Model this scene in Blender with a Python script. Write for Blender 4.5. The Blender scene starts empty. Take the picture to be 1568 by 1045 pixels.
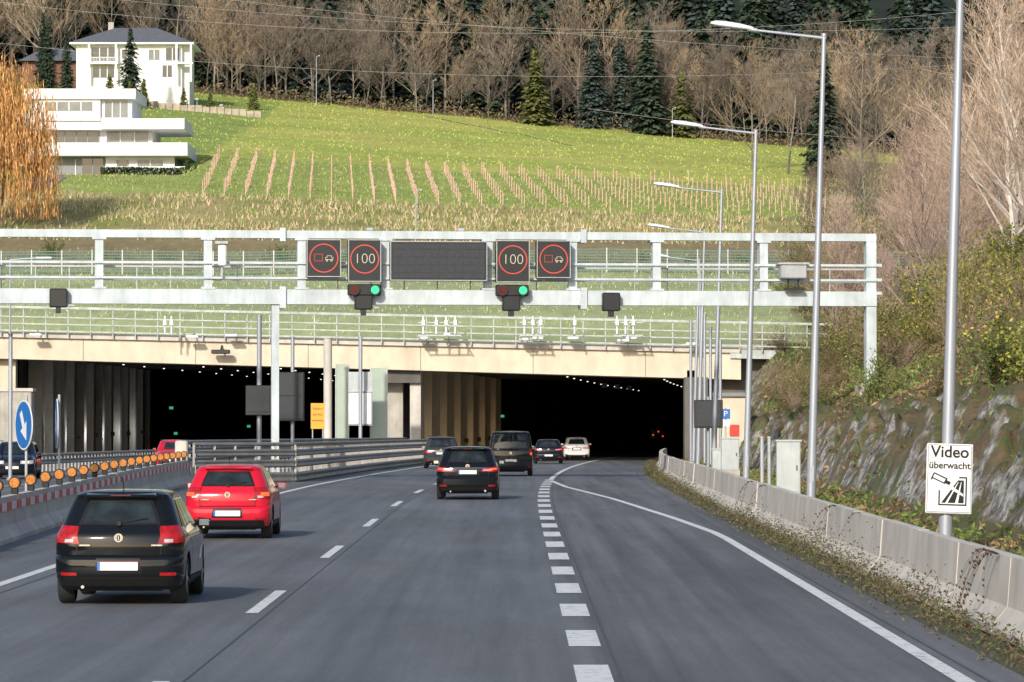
import bpy, bmesh, math, random
import numpy as np
from mathutils import Vector, noise as mnoise
random.seed(7); rng=np.random.default_rng(7)
scene=bpy.context.scene
R=math.radians

# ------------------------------------------------------------------ terrain functions
def zr(y):
    t=y-100.0
    if t<=0: return 0.0
    if t<40: return -0.0055*t*t/80.0
    if t<340: return -0.0055*(t-20)
    return -0.0055*320
def off(y):
    t=max(0.0,y-90.0)
    if t<250: return 1.6e-4*t*t
    return 10.0+0.08*(t-250)
def lerpk(keys,v):
    if v<=keys[0][0]: return keys[0][1]
    for a,b in zip(keys,keys[1:]):
        if v<=b[0]:
            f=(v-a[0])/(b[0]-a[0]); return a[1]+(b[1]-a[1])*f
    return keys[-1][1]
def fbm(x,y,z=0.0,o=4): return mnoise.fractal(Vector((x,y,z)),1.0,2.0,o)
HK=[(258,7.0),(266,7.6),(275,9.5),(300,12.2),(330,15.0),(350,18.4),(380,22.7),(450,31.2),(600,48.5),(640,54),(800,95),(1200,230),(2000,330)]
TK=[(330,0.0),(385,-0.042),(450,-0.055),(600,-0.09),(800,-0.05)]
SK=[(-3,0.0),(0.0,0.05),(0.5,0.35),(0.9,1.2),(1.5,1.9),(2.3,2.4),(5,3.8),(16,9.6),(40,20),(80,35),(200,70)]
def S(x,y): return lerpk(SK,x-9.0-off(y))
def T(x,y):
    z=lerpk(HK,y)+lerpk(TK,y)*(max(-150,min(150,x))+10)
    z=max(z,S(x,y)+zr(y))
    if x<-36.2 and 385<y<447: z=min(z,26.0+(y-385)*.062)
    z+=0.35*fbm(x*.05,y*.05)*(1 if y>300 else .3)
    return z
def E(x,y):
    s=x-9.0-off(y); z=S(x,y)
    if s>0.2:
        a=min(1,(s-.2)/1.0)
        z+=a*0.30*fbm(x*.25,y*.25,3)
        if s<5:
            rocky=max(0,1-abs(s-1.7)/2.6)*a
            d,p=mnoise.voronoi(Vector((x*.75,y*.42,z*.5)))
            z+=rocky*(1.0*mnoise.noise(p[0]*5.7)+.35*fbm(x*1.6,y*1.1,5)+.6*fbm(x*.3,y*.12,31)); z-=rocky*.4*(1-min(1,(d[1]-d[0])*5))
    z+=zr(y)
    if y>228:
        f=min(1,(y-228)/28.0); f=f*f*(3-2*f)
        g=min(1,max(0,(x-13)/4.0))
        z=z*(1-f*g)+max(z,T(x,y) if y>258 else lerpk(HK,258)+.2*fbm(x*.3,y*.3))*f*g
    return z

# ------------------------------------------------------------------ materials
def base(name):
    m=bpy.data.materials.new(name); m.use_nodes=True
    return m,m.node_tree,m.node_tree.nodes['Principled BSDF']
def N(nt,t,**kw):
    n=nt.nodes.new(t)
    for k,v in kw.items(): setattr(n,k,v)
    return n
def noisefac(nt,scale,detail=5,mapscale=None,rough=.6):
    tc=N(nt,'ShaderNodeTexCoord'); nz=N(nt,'ShaderNodeTexNoise')
    nz.inputs['Scale'].default_value=scale; nz.inputs['Detail'].default_value=detail; nz.inputs['Roughness'].default_value=rough
    if mapscale:
        mp=N(nt,'ShaderNodeMapping'); mp.inputs['Scale'].default_value=mapscale
        nt.links.new(tc.outputs['Object'],mp.inputs[0]); nt.links.new(mp.outputs[0],nz.inputs['Vector'])
    else: nt.links.new(tc.outputs['Object'],nz.inputs['Vector'])
    return nz.outputs['Fac']
def rng_(nt,src,a,b,lo=.3,hi=.7):
    m=N(nt,'ShaderNodeMapRange'); m.inputs[1].default_value=lo; m.inputs[2].default_value=hi
    m.inputs[3].default_value=a; m.inputs[4].default_value=b; nt.links.new(src,m.inputs[0]); return m.outputs[0]
def mul(nt,a,b):
    m=N(nt,'ShaderNodeMath',operation='MULTIPLY'); nt.links.new(a,m.inputs[0]); nt.links.new(b,m.inputs[1]); return m.outputs[0]
def mixc(nt,fac,c1,c2):
    m=N(nt,'ShaderNodeMix',data_type='RGBA')
    nt.links.new(fac,m.inputs[0])
    for i,c in ((6,c1),(7,c2)):
        if isinstance(c,tuple): m.inputs[i].default_value=(*c,1)
        else: nt.links.new(c,m.inputs[i])
    return m.outputs[2]
def mat(name,col,rough=.6,metal=0,var=.15,scale=4,bump=0,emit=0,coat=0,spec=.5,streak=None,ms=None):
    m,nt,b=base(name)
    f=noisefac(nt,scale,mapscale=ms)
    v=rng_(nt,f,1-var,1+var)
    if streak:
        v=mul(nt,v,rng_(nt,noisefac(nt,1,mapscale=streak),1-var*1.5,1+var*.6))
    h=N(nt,'ShaderNodeHueSaturation'); k=.12 if emit else 1; h.inputs['Color'].default_value=(col[0]*k,col[1]*k,col[2]*k,1)
    nt.links.new(v,h.inputs['Value']); nt.links.new(h.outputs[0],b.inputs['Base Color'])
    b.inputs['Roughness'].default_value=rough; b.inputs['Metallic'].default_value=metal
    b.inputs['Coat Weight'].default_value=coat; b.inputs['Coat Roughness'].default_value=.04
    b.inputs['Specular IOR Level'].default_value=spec
    if emit:
        b.inputs['Emission Color'].default_value=(*col,1); b.inputs['Emission Strength'].default_value=emit
    if bump:
        bp=N(nt,'ShaderNodeBump'); bp.inputs['Strength'].default_value=bump; bp.inputs['Distance'].default_value=.05
        nt.links.new(f,bp.inputs['Height']); nt.links.new(bp.outputs[0],b.inputs['Normal'])
    return m
def vegmat(name,lo=.75,hi=1.25,vscale=.6):
    m,nt,b=base(name)
    at=N(nt,'ShaderNodeAttribute'); at.attribute_name='Col'
    oi=N(nt,'ShaderNodeObjectInfo')
    v=rng_(nt,oi.outputs['Random'],lo,hi,0,1)
    v=mul(nt,v,rng_(nt,noisefac(nt,vscale,3),.75,1.25))
    h=N(nt,'ShaderNodeHueSaturation'); nt.links.new(at.outputs['Color'],h.inputs['Color']); nt.links.new(v,h.inputs['Value'])
    nt.links.new(h.outputs[0],b.inputs['Base Color'])
    b.inputs['Roughness'].default_value=.85; b.inputs['Specular IOR Level'].default_value=.15
    return m
VEG=vegmat('vegetation')
def asphalt(name,c,v=.22):
    m,nt,b=base(name)
    s=rng_(nt,noisefac(nt,1,5,(1.5,.02,1)),1-v,1+v)
    p=rng_(nt,noisefac(nt,.22,6,(1,.30,1),.65),.76,1.22)
    f=noisefac(nt,14,6,None,.8); fv=rng_(nt,f,.68,1.32)
    t=rng_(nt,noisefac(nt,1,6,(5,.10,1)),.88,1.12)
    h=N(nt,'ShaderNodeHueSaturation'); h.inputs['Color'].default_value=(*c,1)
    nt.links.new(mul(nt,mul(nt,s,t),mul(nt,p,fv)),h.inputs['Value']); nt.links.new(h.outputs[0],b.inputs['Base Color'])
    nt.links.new(rng_(nt,noisefac(nt,.3,6,(1,.15,1),.65),.55,.85),b.inputs['Roughness']); b.inputs['Specular IOR Level'].default_value=.35
    bp=N(nt,'ShaderNodeBump'); bp.inputs['Strength'].default_value=.35; bp.inputs['Distance'].default_value=.02
    nt.links.new(f,bp.inputs['Height']); nt.links.new(bp.outputs[0],b.inputs['Normal'])
    return m
ASPH=asphalt('asphalt',(.138,.144,.155),.22)
ASPH2=asphalt('asphalt_worn',(.128,.128,.133),.40)
def paintm():
    m,nt,b=base('road_paint')
    f=noisefac(nt,5,8,None,.8)
    c=mixc(nt,rng_(nt,f,0,1,.38,.48),(.34,.34,.34),(.76,.76,.75))
    nt.links.new(c,b.inputs['Base Color']); b.inputs['Roughness'].default_value=.6
    return m
PAINT=paintm()
CONC=mat('concrete',(.46,.43,.38),.85,var=.16,scale=1.2,bump=.3,streak=(2.5,2.5,.25))
CONCL=mat('concrete_light',(.60,.56,.50),.85,var=.13,scale=1.1,bump=.2,streak=(1.5,1.1,.4))
CONCW=mat('concrete_warm',(.70,.61,.47),.85,var=.12,scale=.5,bump=.1,streak=(.8,.8,.3))
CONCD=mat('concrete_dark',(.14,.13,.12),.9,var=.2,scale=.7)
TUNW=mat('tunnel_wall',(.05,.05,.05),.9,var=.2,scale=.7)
GALV=mat('galvanised_steel',(.46,.48,.49),.5,.35,var=.1,scale=2,streak=(4,4,.4))
GANT=mat('gantry_steel',(.55,.62,.65),.5,.1,var=.14,scale=1.2,streak=(3,3,.5))
RAILP=mat('parapet_steel',(.46,.50,.49),.55,.1,var=.18,scale=1.2,streak=(3,3,.5))
POLE=mat('pole_steel',(.40,.43,.48),.45,.35,var=.1,scale=1,ms=(1,1,.3))
DARK=mat('black_panel',(.018,.019,.02),.45,var=.2,scale=3)
SCREEN=mat('led_screen',(.028,.034,.040),.6,var=.25,scale=9)
WHITE=mat('white_render',(.80,.79,.77),.75,var=.05,scale=.6)
WHITEP=mat('white_paint',(.78,.79,.80),.35,var=.06,scale=3)
GREYP=mat('grey_panel',(.22,.23,.24),.5,var=.12,scale=1)
CAB=mat('cabinet_grey',(.48,.52,.52),.5,var=.1,scale=2,streak=(5,5,.6))
ROOF=mat('roof_tile',(.12,.13,.15),.8,var=.2,scale=2)
WIN=mat('window_glass',(.045,.055,.065),.08,var=.3,scale=.8,spec=.8)
WIN2=mat('curtained_window',(.16,.18,.19),.2,var=.3,scale=.8,spec=.8)
RAILG=mat('guardrail_steel',(.33,.32,.30),.5,.45,var=.15,scale=2,streak=(1,1,.4))
REDM=mat('red_reflector',(.66,.05,.04),.4,var=.1)
ORNG=mat('amber_lens',(.46,.16,.02),.25,var=.4,scale=20)
ORS=mat('orange_sign',(.85,.36,.03),.5,var=.06)
BLUE=mat('blue_sign',(.02,.16,.50),.4,var=.06)
BLACKP=mat('black_plastic',(.012,.012,.013),.5,var=.1,spec=.3)
RUB=mat('tyre_rubber',(.02,.02,.02),.85,var=.15,scale=12)
RIM=mat('alloy_rim',(.42,.43,.45),.3,.8,var=.1)
CGLASS=mat('car_glass',(.018,.025,.029),.04,var=.7,scale=2.6,spec=.5)
LENS=mat('tail_lens',(.36,.010,.013),.12,var=.35,scale=14,coat=.4)
LENSOFF=mat('unlit_red_lens',(.10,.012,.012),.2,var=.2)
LENSLIT=mat('tail_lens_lit',(1.0,.16,.05),.2,var=.1,emit=1.2)
LENSC=mat('clear_lens',(.45,.45,.47),.08,var=.25,scale=14,coat=.6)
HEADL=mat('headlight_lit',(1,.93,.8),.2,var=.05,emit=2.2)
PLATE=mat('number_plate',(.74,.73,.75),.4,var=.08,scale=14)
CHROME=mat('chrome',(.7,.7,.7),.15,1,var=.05)
LEDR=mat('led_red',(1,.10,.07),.4,var=.02,emit=.9)
LEDW=mat('led_warm_white',(1,.84,.60),.4,var=.02,emit=.9)
LEDG=mat('led_green',(.05,1,.45),.4,var=.02,emit=.95)
TLAMP=mat('tunnel_lamp_glow',(1,.93,.78),.4,var=.02,emit=2.0)
GREENL=mat('exit_sign_green',(.05,.8,.4),.4,var=.02,emit=.5)
GLASSG=mat('noise_panel_green',(.40,.48,.40),.25,var=.1,scale=.6)
STONE=mat('stone_wall',(.42,.36,.28),.9,var=.3,scale=1.5,bump=.4)

# ------------------------------------------------------------------ mesh builder
class MB:
    def __init__(s): s.v=[];s.f=[];s.m=[];s.mats=[];s.sm=[]
    def mi(s,m):
        if m not in s.mats: s.mats.append(m)
        return s.mats.index(m)
    def face(s,pts,m,smooth=False):
        n=len(s.v); s.v+= [tuple(p) for p in pts]; s.f.append(tuple(range(n,n+len(pts)))); s.m.append(s.mi(m)); s.sm.append(smooth)
    def mesh(s,vs,fs,m,smooth=False):
        n=len(s.v); s.v+=[tuple(p) for p in vs]; k=s.mi(m)
        for f in fs: s.f.append(tuple(i+n for i in f)); s.m.append(k); s.sm.append(smooth)
    def box(s,x0,x1,y0,y1,z0,z1,m,bev=0):
        if bev>0:
            b=bev;vs=[];
            ring=[(x0+b,y0),(x1-b,y0),(x1,y0+b),(x1,y1-b),(x1-b,y1),(x0+b,y1),(x0,y1-b),(x0,y0+b)]
            cx,cy=(x0+x1)/2,(y0+y1)/2
            def sh(p,k): return (p[0]+(b*k if p[0]<cx else -b*k),p[1]+(b*k if p[1]<cy else -b*k))
            lv=[(z0,1),(z0+b,0),(z1-b,0),(z1,1)]
            for z,k in lv:
                for p in ring:
                    q=sh(p,k); vs.append((q[0],q[1],z))
            fs=[tuple(reversed(range(8))),tuple(range(24,32))]
            for l in range(3):
                for i in range(8):
                    j=(i+1)%8; fs.append((l*8+i,l*8+j,l*8+8+j,l*8+8+i))
            s.mesh(vs,fs,m); return
        vs=[(x,y,z) for z in (z0,z1) for y in (y0,y1) for x in (x0,x1)]
        s.mesh(vs,[(0,2,3,1),(4,5,7,6),(0,1,5,4),(2,6,7,3),(0,4,6,2),(1,3,7,5)],m)
    def obox(s,c,ax,ay,az,m):
        c=Vector(c);ax=Vector(ax);ay=Vector(ay);az=Vector(az)
        vs=[c+ax*i+ay*j+az*k for k in(-1,1) for j in(-1,1) for i in(-1,1)]
        s.mesh(vs,[(0,2,3,1),(4,5,7,6),(0,1,5,4),(2,6,7,3),(0,4,6,2),(1,3,7,5)],m)
    def cyl(s,p0,p1,r0,m,r1=None,n=10,cap=True,smooth=True):
        if r1 is None:r1=r0
        p0=Vector(p0);p1=Vector(p1);d=(p1-p0).normalized()
        a=d.cross(Vector((0,0,1)) if abs(d.z)<.9 else Vector((1,0,0))).normalized();b=d.cross(a)
        vs=[];
        for p,r in((p0,r0),(p1,r1)):
            for i in range(n):
                t=2*math.pi*i/n; vs.append(p+a*(r*math.cos(t))+b*(r*math.sin(t)))
        fs=[(i,(i+1)%n,n+(i+1)%n,n+i) for i in range(n)]
        s.mesh(vs,fs,m,smooth)
        if cap:
            s.mesh(vs[:n],[tuple(reversed(range(n)))],m); s.mesh(vs[n:],[tuple(range(n))],m)
    def disc(s,x,y,z,r0,r1,m,n=32):
        vs=[];fs=[]
        if r0<=0: s.face([(x+r1*math.cos(2*math.pi*i/n),y,z+r1*math.sin(2*math.pi*i/n)) for i in range(n)],m); return
        for i in range(n):
            c,k=math.cos(2*math.pi*i/n),math.sin(2*math.pi*i/n); vs+=[(x+r0*c,y,z+r0*k),(x+r1*c,y,z+r1*k)]
        for i in range(n):
            j=(i+1)%n; fs.append((2*i,2*i+1,2*j+1,2*j))
        s.mesh(vs,fs,m)
    def build(s,name,parent=None,loc=None,rot=None):
        me=bpy.data.meshes.new(name); me.from_pydata(s.v,[],s.f)
        for m in s.mats: me.materials.append(m)
        me.polygons.foreach_set('material_index',s.m); me.polygons.foreach_set('use_smooth',s.sm); me.update()
        o=bpy.data.objects.new(name,me); scene.collection.objects.link(o)
        if parent: o.parent=parent
        if loc: o.location=loc
        if rot: o.rotation_euler=rot
        return o
def empty(name,loc=(0,0,0),rot=(0,0,0)):
    o=bpy.data.objects.new(name,None); scene.collection.objects.link(o); o.location=loc; o.rotation_euler=rot; o.empty_display_size=.3; return o
def text(body,size,loc,m,parent=None,name='lettering',bold=0):
    c=bpy.data.curves.new(name,'FONT'); c.body=body; c.size=size; c.align_x='CENTER'; c.align_y='CENTER'; c.offset=bold; c.extrude=.002
    o=bpy.data.objects.new(name,c); scene.collection.objects.link(o); o.location=loc; o.rotation_euler=(R(90),0,0); c.materials.append(m)
    if parent:o.parent=parent
    return o
def cloud(name,quads,cols,m=VEG,link=True):
    quads=np.asarray(quads,dtype=np.float32); n=len(quads); k=quads.shape[1]
    me=bpy.data.meshes.new(name)
    me.vertices.add(n*k); me.vertices.foreach_set('co',quads.reshape(-1))
    me.loops.add(n*k); me.loops.foreach_set('vertex_index',np.arange(n*k,dtype=np.int32))
    me.polygons.add(n); me.polygons.foreach_set('loop_start',np.arange(0,n*k,k,dtype=np.int32))
    try: me.polygons.foreach_set('loop_total',np.full(n,k,dtype=np.int32))
    except Exception: pass
    me.update(calc_edges=True)
    ca=me.color_attributes.new('Col','FLOAT_COLOR','CORNER')
    c=np.ones((n,k,4),dtype=np.float32); c[:,:,:3]=np.asarray(cols,dtype=np.float32)[:,None,:]
    ca.data.foreach_set('color',c.reshape(-1)); me.materials.append(m)
    if not link: return me
    o=bpy.data.objects.new(name,me); scene.collection.objects.link(o); return o
def leafquads(P,size,up=0.3,asp=1.0):
    n=len(P); P=np.asarray(P,dtype=np.float32)
    a=rng.normal(size=(n,3)); a[:,2]*=up; a/=np.linalg.norm(a,axis=1)[:,None]
    b=rng.normal(size=(n,3)); b-=a*(a*b).sum(1)[:,None]; b/=np.linalg.norm(b,axis=1)[:,None]
    s=(np.asarray(size)*rng.uniform(.6,1.3,n))[:,None]
    return np.stack([P-a*s*.5,P+b*s*.35*asp,P+a*s*.5,P-b*s*.35*asp],1)
def pick(pal,n,v=.25):
    pal=np.array(pal); c=pal[rng.integers(0,len(pal),n)]; return c*rng.uniform(1-v,1+v,(n,1))

# ------------------------------------------------------------------ ground + roads
def sheet(name,xs,ys,zf,m,colf=None):
    v=[];f=[];nx=len(xs(ys[0])) if callable(xs) else len(xs)
    for y in ys:
        for x in (xs(y) if callable(xs) else xs): v.append((x,y,zf(x,y)))
    for j in range(len(ys)-1):
        for i in range(nx-1): f.append((j*nx+i,j*nx+i+1,(j+1)*nx+i+1,(j+1)*nx+i))
    me=bpy.data.meshes.new(name); me.from_pydata(v,[],f); me.materials.append(m)
    me.polygons.foreach_set('use_smooth',[True]*len(f))
    if colf:
        ca=me.color_attributes.new('Col','FLOAT_COLOR','POINT')
        d=[]
        for p in v: d+=[*colf(*p),1]
        ca.data.foreach_set('color',d)
    o=bpy.data.objects.new(name,me); scene.collection.objects.link(o); return o
ys=list(range(-60,460,5))
GND=mat('ground_soil',(.07,.075,.04),.95,var=.3,scale=.8,bump=.3)
sheet('ground',[-2500,-600,-150,-60,-40,-20,0,20,40,60,150,600,2500],[-2000,-300]+ys+[700,1500,4000],lambda x,y:zr(y)-.03,GND)
def strip(mb,x0,x1,y0,y1,m,z=.0,step=4):
    n=max(1,int(math.ceil((y1-y0)/step)))
    for i in range(n):
        a=y0+(y1-y0)*i/n;b=y0+(y1-y0)*(i+1)/n
        fx0=x0 if callable(x0) else (lambda y:x0); fx1=x1 if callable(x1) else (lambda y:x1)
        mb.face([(fx0(a)+off(a),a,zr(a)+z),(fx1(a)+off(a),a,zr(a)+z),(fx1(b)+off(b),b,zr(b)+z),(fx0(b)+off(b),b,zr(b)+z)],m)
mb=MB(); strip(mb,-34,.72,-500,450,ASPH); strip(mb,.72,4.75,-500,450,ASPH2); mb.build('motorway_road')
mb=MB()
DA=-3.25
yy=47.4-18*7
while yy<420:
    strip(mb,DA-.08,DA+.08,yy,yy+6,PAINT,.006); yy+=18
yy=-31.3
while yy<150:
    strip(mb,.56,.90,yy,yy+3,PAINT,.006,3); yy+=6.0
strip(mb,.66,.86,152,440,PAINT,.006)
strip(mb,-7.5,-7.32,-80,440,PAINT,.006)
rk=[(-40,4.12),(78,4.12),(90,3.7),(110,2.75),(131,1.45),(147,.86)]
strip(mb,lambda y:lerpk(rk,y)-.09,lambda y:lerpk(rk,y)+.09,-80,147,PAINT,.0065)
strip(mb,-14.2,-14.0,60,440,PAINT,.006); yy=60
while yy<420:
    strip(mb,-18.0,-17.85,yy,yy+6,PAINT,.006); yy+=18
strip(mb,-21.7,-21.5,60,440,PAINT,.006)
mb.build('road_markings')
SEAM=mat('tar_seam',(.07,.07,.074),.7,var=.3,scale=2)
mb=MB()
for x,w in ((.98,.015),(-3.05,.012),(-7.05,.015),(4.35,.015)): strip(mb,x-w,x+w,-40,240,SEAM,.004)
mb.build('road_seams')

# ------------------------------------------------------------------ right embankment
def rockmat():
    m,nt,b=base('rock_and_soil')
    g=N(nt,'ShaderNodeNewGeometry'); sx=N(nt,'ShaderNodeSeparateXYZ'); nt.links.new(g.outputs['Normal'],sx.inputs[0])
    steep=rng_(nt,sx.outputs['Z'],1,0,.58,.80)
    f1=noisefac(nt,2.0,10,(1,1,1.6),.75)
    r=N(nt,'ShaderNodeValToRGB'); e=r.color_ramp.elements
    e[0].position=.36; e[0].color=(.05,.043,.037,1); e[1].position=.58; e[1].color=(.68,.66,.63,1)
    x=e.new(.46); x.color=(.24,.225,.205,1)
    nt.links.new(f1,r.inputs[0])
    f2=noisefac(nt,.7,8,None,.7)
    r2=N(nt,'ShaderNodeValToRGB'); e=r2.color_ramp.elements
    e[0].position=.38; e[0].color=(.09,.13,.03,1); e[1].position=.62; e[1].color=(.22,.14,.075,1)
    x=e.new(.5); x.color=(.15,.12,.055,1)
    nt.links.new(f2,r2.inputs[0])
    at=N(nt,'ShaderNodeAttribute'); at.attribute_name='Col'
    fac=mul(nt,mul(nt,steep,at.outputs['Fac']),rng_(nt,noisefac(nt,.45,4),0.05,1,.44,.53))
    c=mixc(nt,fac,r2.outputs[0],r.outputs[0])
    nt.links.new(c,b.inputs['Base Color']); b.inputs['Roughness'].default_value=.9
    bp=N(nt,'ShaderNodeBump'); bp.inputs['Strength'].default_value=.9; bp.inputs['Distance'].default_value=.2
    nt.links.new(f1,bp.inputs['Height']); nt.links.new(bp.outputs[0],b.inputs['Normal'])
    return m
ss=[-3,-2,-1,-.3]+[.0+.13*i for i in range(25)]+[3.3+.5*i for i in range(8)]+[8+1.5*i for i in range(14)]+[32,40,60,90,140,220,400]
yss=[-60,-40,-20]+[0+2*i for i in range(15)]+[30+.4*i for i in range(575)]
def rc(x,y,z):
    s=x-9-off(y); k=1.0 if s<3.0 else max(0,1-(s-3.0)/1.2)
    return (k,k,k)
sheet('rock_embankment',lambda y:[9+off(y)+s for s in ss],yss,E,rockmat(),rc)
sheet('left_bank',[-34.5,-37,-42,-60,-120,-600],list(range(-60,262,8)),lambda x,y:zr(y)+max(0,(-35.5-x))*.32*(1 if x>-60 else .7)+.02,GND)

# ------------------------------------------------------------------ hill
def hc(x,y,z):
    n=fbm(x*.03,y*.05,2); n2=fbm(x*.25,y*.25,7)
    yb=y+3*n2
    if y<326: c=(.37,.42,.21)
    elif yb<352: c=(.27,.22,.12)
    elif yb<386:
        k=max(0,min(1,.5+.9*n2+.35*n)); c=(.25+.20*k,.27+.09*k,.08+.10*k)
    elif y<446:
        k=max(0,min(1,.4+.5*n2)); c=(.27+.10*k,.36+.02*k,.08+.05*k)
    elif y<606+2*n2:
        k=max(0,min(1,.5+1.2*n)); c=(.36+.10*k,.42+.03*k,.095+.03*k)
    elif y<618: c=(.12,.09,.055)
    else: c=(.028,.034,.026)  # near-black ground colour stands in for shade between the forest trees
    if x<-36 and y>425 and y<600: c=(.27,.34,.09)
    if x-9-off(y)>6 and y<560:
        c=(.19,.15,.09) if n2>0 else (.16,.17,.07)
    return c
def hillmat():
    m,nt,b=base('hill_grass')
    at=N(nt,'ShaderNodeAttribute'); at.attribute_name='Col'
    v=mul(nt,rng_(nt,noisefac(nt,1.1,8,(1,.35,1),.75),.78,1.22),rng_(nt,noisefac(nt,.06,3,(1,3,1)),.88,1.12))
    h=N(nt,'ShaderNodeHueSaturation'); nt.links.new(at.outputs['Color'],h.inputs['Color']); nt.links.new(v,h.inputs['Value'])
    nt.links.new(h.outputs[0],b.inputs['Base Color']); b.inputs['Roughness'].default_value=.9; b.inputs['Specular IOR Level'].default_value=.1
    return m
xs=[-900,-500,-300,-200,-150]+[-120+1.6*i for i in range(151)]+[150,200,300,500,900]
hy=[258+1.8*i for i in range(200)]+[625,640,670,700,760,820,900,1000,1200,1500,2000]
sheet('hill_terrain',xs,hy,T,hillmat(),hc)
mb=MB(); PATH=mat('meadow_track',(.22,.26,.07),.95,var=.2)
for i in range(30):
    f0=i/30;f1=(i+1)/30
    def c(f): x=-14+22*f; return x,590-60*f**1.3
    (xa,ya),(xb,yb)=c(f0),c(f1)
    mb.face([(xa,ya,T(xa,ya)+.05),(xb,yb,T(xb,yb)+.05),(xb,yb+1.6,T(xb,yb+1.6)+.05),(xa,ya+1.6,T(xa,ya+1.6)+.05)],PATH)
mb.build('meadow_path')

# ------------------------------------------------------------------ overpass + tunnels
def zb(x): return 4.7-.0285*(x-11.2)
def zt(x): return 6.75-.0215*(x-11.2)
def sloped(mb,x0,x1,y0,y1,fb,ft,m,n=1):
    vs=[(x0,y0,fb(x0)),(x1,y0,fb(x1)),(x0,y1,fb(x0)),(x1,y1,fb(x1)),(x0,y0,ft(x0)),(x1,y0,ft(x1)),(x0,y1,ft(x0)),(x1,y1,ft(x1))]
    mb.mesh(vs,[(0,2,3,1),(4,5,7,6),(0,1,5,4),(2,6,7,3),(0,4,6,2),(1,3,7,5)],m)
mb=MB()
sloped(mb,-60,14.6,250,256,zb,lambda x:zt(x)-.35,CONCW)
sloped(mb,-60,14.65,249.75,259,lambda x:zt(x)-.347,zt,CONCL)
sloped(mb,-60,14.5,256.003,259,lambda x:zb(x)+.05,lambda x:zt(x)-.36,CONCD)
for i in range(9):
    x=-50+7.3*i; mb.box(x,x+.035,249.985,249.999,zb(x)+.02,zt(x)-.36,CONCD)
mb.build('overpass_beam')
mb=MB()
x=-58
while x<20.5:
    z=zt(x); mb.box(x-.035,x+.035,249.45,249.6,z-.25,z+1.7,RAILP); x+=1.45
for dz,h in ((.1,.05),(.55,.04),(1.0,.04),(1.62,.075)):
    sloped(mb,-59,20.6,249.38,249.45,lambda x:zt(x)+dz-h,lambda x:zt(x)+dz+h,RAILP)
sloped(mb,13.9,20.6,249.8,252,lambda x:zt(x)-.7,lambda x:zt(x)-.1,RAILP)
mb.build('parapet_railing')
mb=MB()
for (xl,xr) in ((-38,14.5),):
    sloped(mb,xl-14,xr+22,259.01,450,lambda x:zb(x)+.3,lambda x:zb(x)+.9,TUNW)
mb.box(-60,40,449,450,-3,8,TUNW)  # end cap added to close off the tunnels and keep them dark
pw=[(250,11.1),(262,11.6),(300,15),(340,19.5),(450,30)]
for (ya,xa),(yb,xb) in zip(pw,pw[1:]):
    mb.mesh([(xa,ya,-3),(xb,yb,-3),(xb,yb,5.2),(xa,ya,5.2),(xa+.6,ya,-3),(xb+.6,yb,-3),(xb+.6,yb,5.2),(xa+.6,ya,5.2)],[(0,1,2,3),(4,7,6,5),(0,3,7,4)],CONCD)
cw=[(256,-6.9),(330,-1.9),(450,12)]
for (ya,xa),(yb,xb) in zip(cw,cw[1:]):
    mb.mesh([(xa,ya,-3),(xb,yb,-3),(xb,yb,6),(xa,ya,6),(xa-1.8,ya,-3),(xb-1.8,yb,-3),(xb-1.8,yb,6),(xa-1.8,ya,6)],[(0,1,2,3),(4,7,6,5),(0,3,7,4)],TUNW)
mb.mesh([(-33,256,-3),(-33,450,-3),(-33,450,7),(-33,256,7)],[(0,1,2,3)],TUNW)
for i in range(13):
    y=258.5+i*6.0; x=lerpk(cw,y)+.02
    mb.box(x,x+.55,y,y+1.3,-2,5.6,CONCW)
for i in range(13):
    y=260+i*6.4; mb.box(-32.9,-32.0,y,y+1.6,-2,6.2,CONCL)
mb.box(-8.6,-7.4,252,254.2,-2,5.2,CONC); mb.box(-6.9,-6.2,251,256,-2,5.25,CONCL,)
mb.box(-9.4,-6.2,250.6,250.95,4.4,5.3,CONCD)
mb.box(-58,-32.6,251,252,-2,6.0,CONCW)
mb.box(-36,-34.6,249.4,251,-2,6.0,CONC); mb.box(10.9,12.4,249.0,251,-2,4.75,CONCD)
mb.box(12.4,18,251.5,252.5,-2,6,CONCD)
mb.build('tunnel_portal')
mb=MB()
def tl(x,y): mb.box(x-.06,x+.06,y,y+.15,zb(x)-.05,zb(x)+.0,TLAMP)
for i in range(12):
    y=262+i*11
    for x0 in (-1.0,5.6): tl(x0+off(y)-off(262)+4.5,y)
    for x0 in (-27,-21.5,-16): tl(x0+.6*(off(y)-off(262)),y+3*(x0<-20))
mb.build('tunnel_ceiling_lamps')
wl_=empty('tunnel_wall_and_fill_lights'); mb=MB()
def plight(px,py,pz,col,e_):
    l=bpy.data.lights.new('point_light','POINT'); l.energy=e_; l.color=col; l.shadow_soft_size=.05
    o=bpy.data.objects.new('point_light',l); scene.collection.objects.link(o); o.location=(px,py,pz); o.parent=wl_
    mb.box(px-.16,px+.16,py-.30,py-.22,pz-.16,pz+.16,DARK)  # dark box added to hide the point light from the camera
for i in range(6):
    y=263.5+i*12; x=lerpk(cw,y)+1.1
    plight(x,y-2,.4,(1,.74,.46),55); plight(-31.2,y-1,.8,(.95,.95,.95),70)  # warm lights for the wall sconces; pale left row added to brighten columns
for i in range(3):
    plight(6.0+.3*i*4,262+i*12,4.3,(1,.96,.9),90)  # lights added below the ceiling to brighten the white SUV
mb.build('light_shields',wl_)
mb=MB()
for u,v,d in ((1000,665,330),(1015,667,350),(1008,660,340)):
    x=(u-790)*d/5900; z=2.4+(632-v)*d/5900; mb.cyl((x,d-.1,z),(x,d,z),.07,LEDR,n=12)
    mb.box(x-.2,x+.2,d,d+.1,z-.3,z+.5,DARK)
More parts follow.
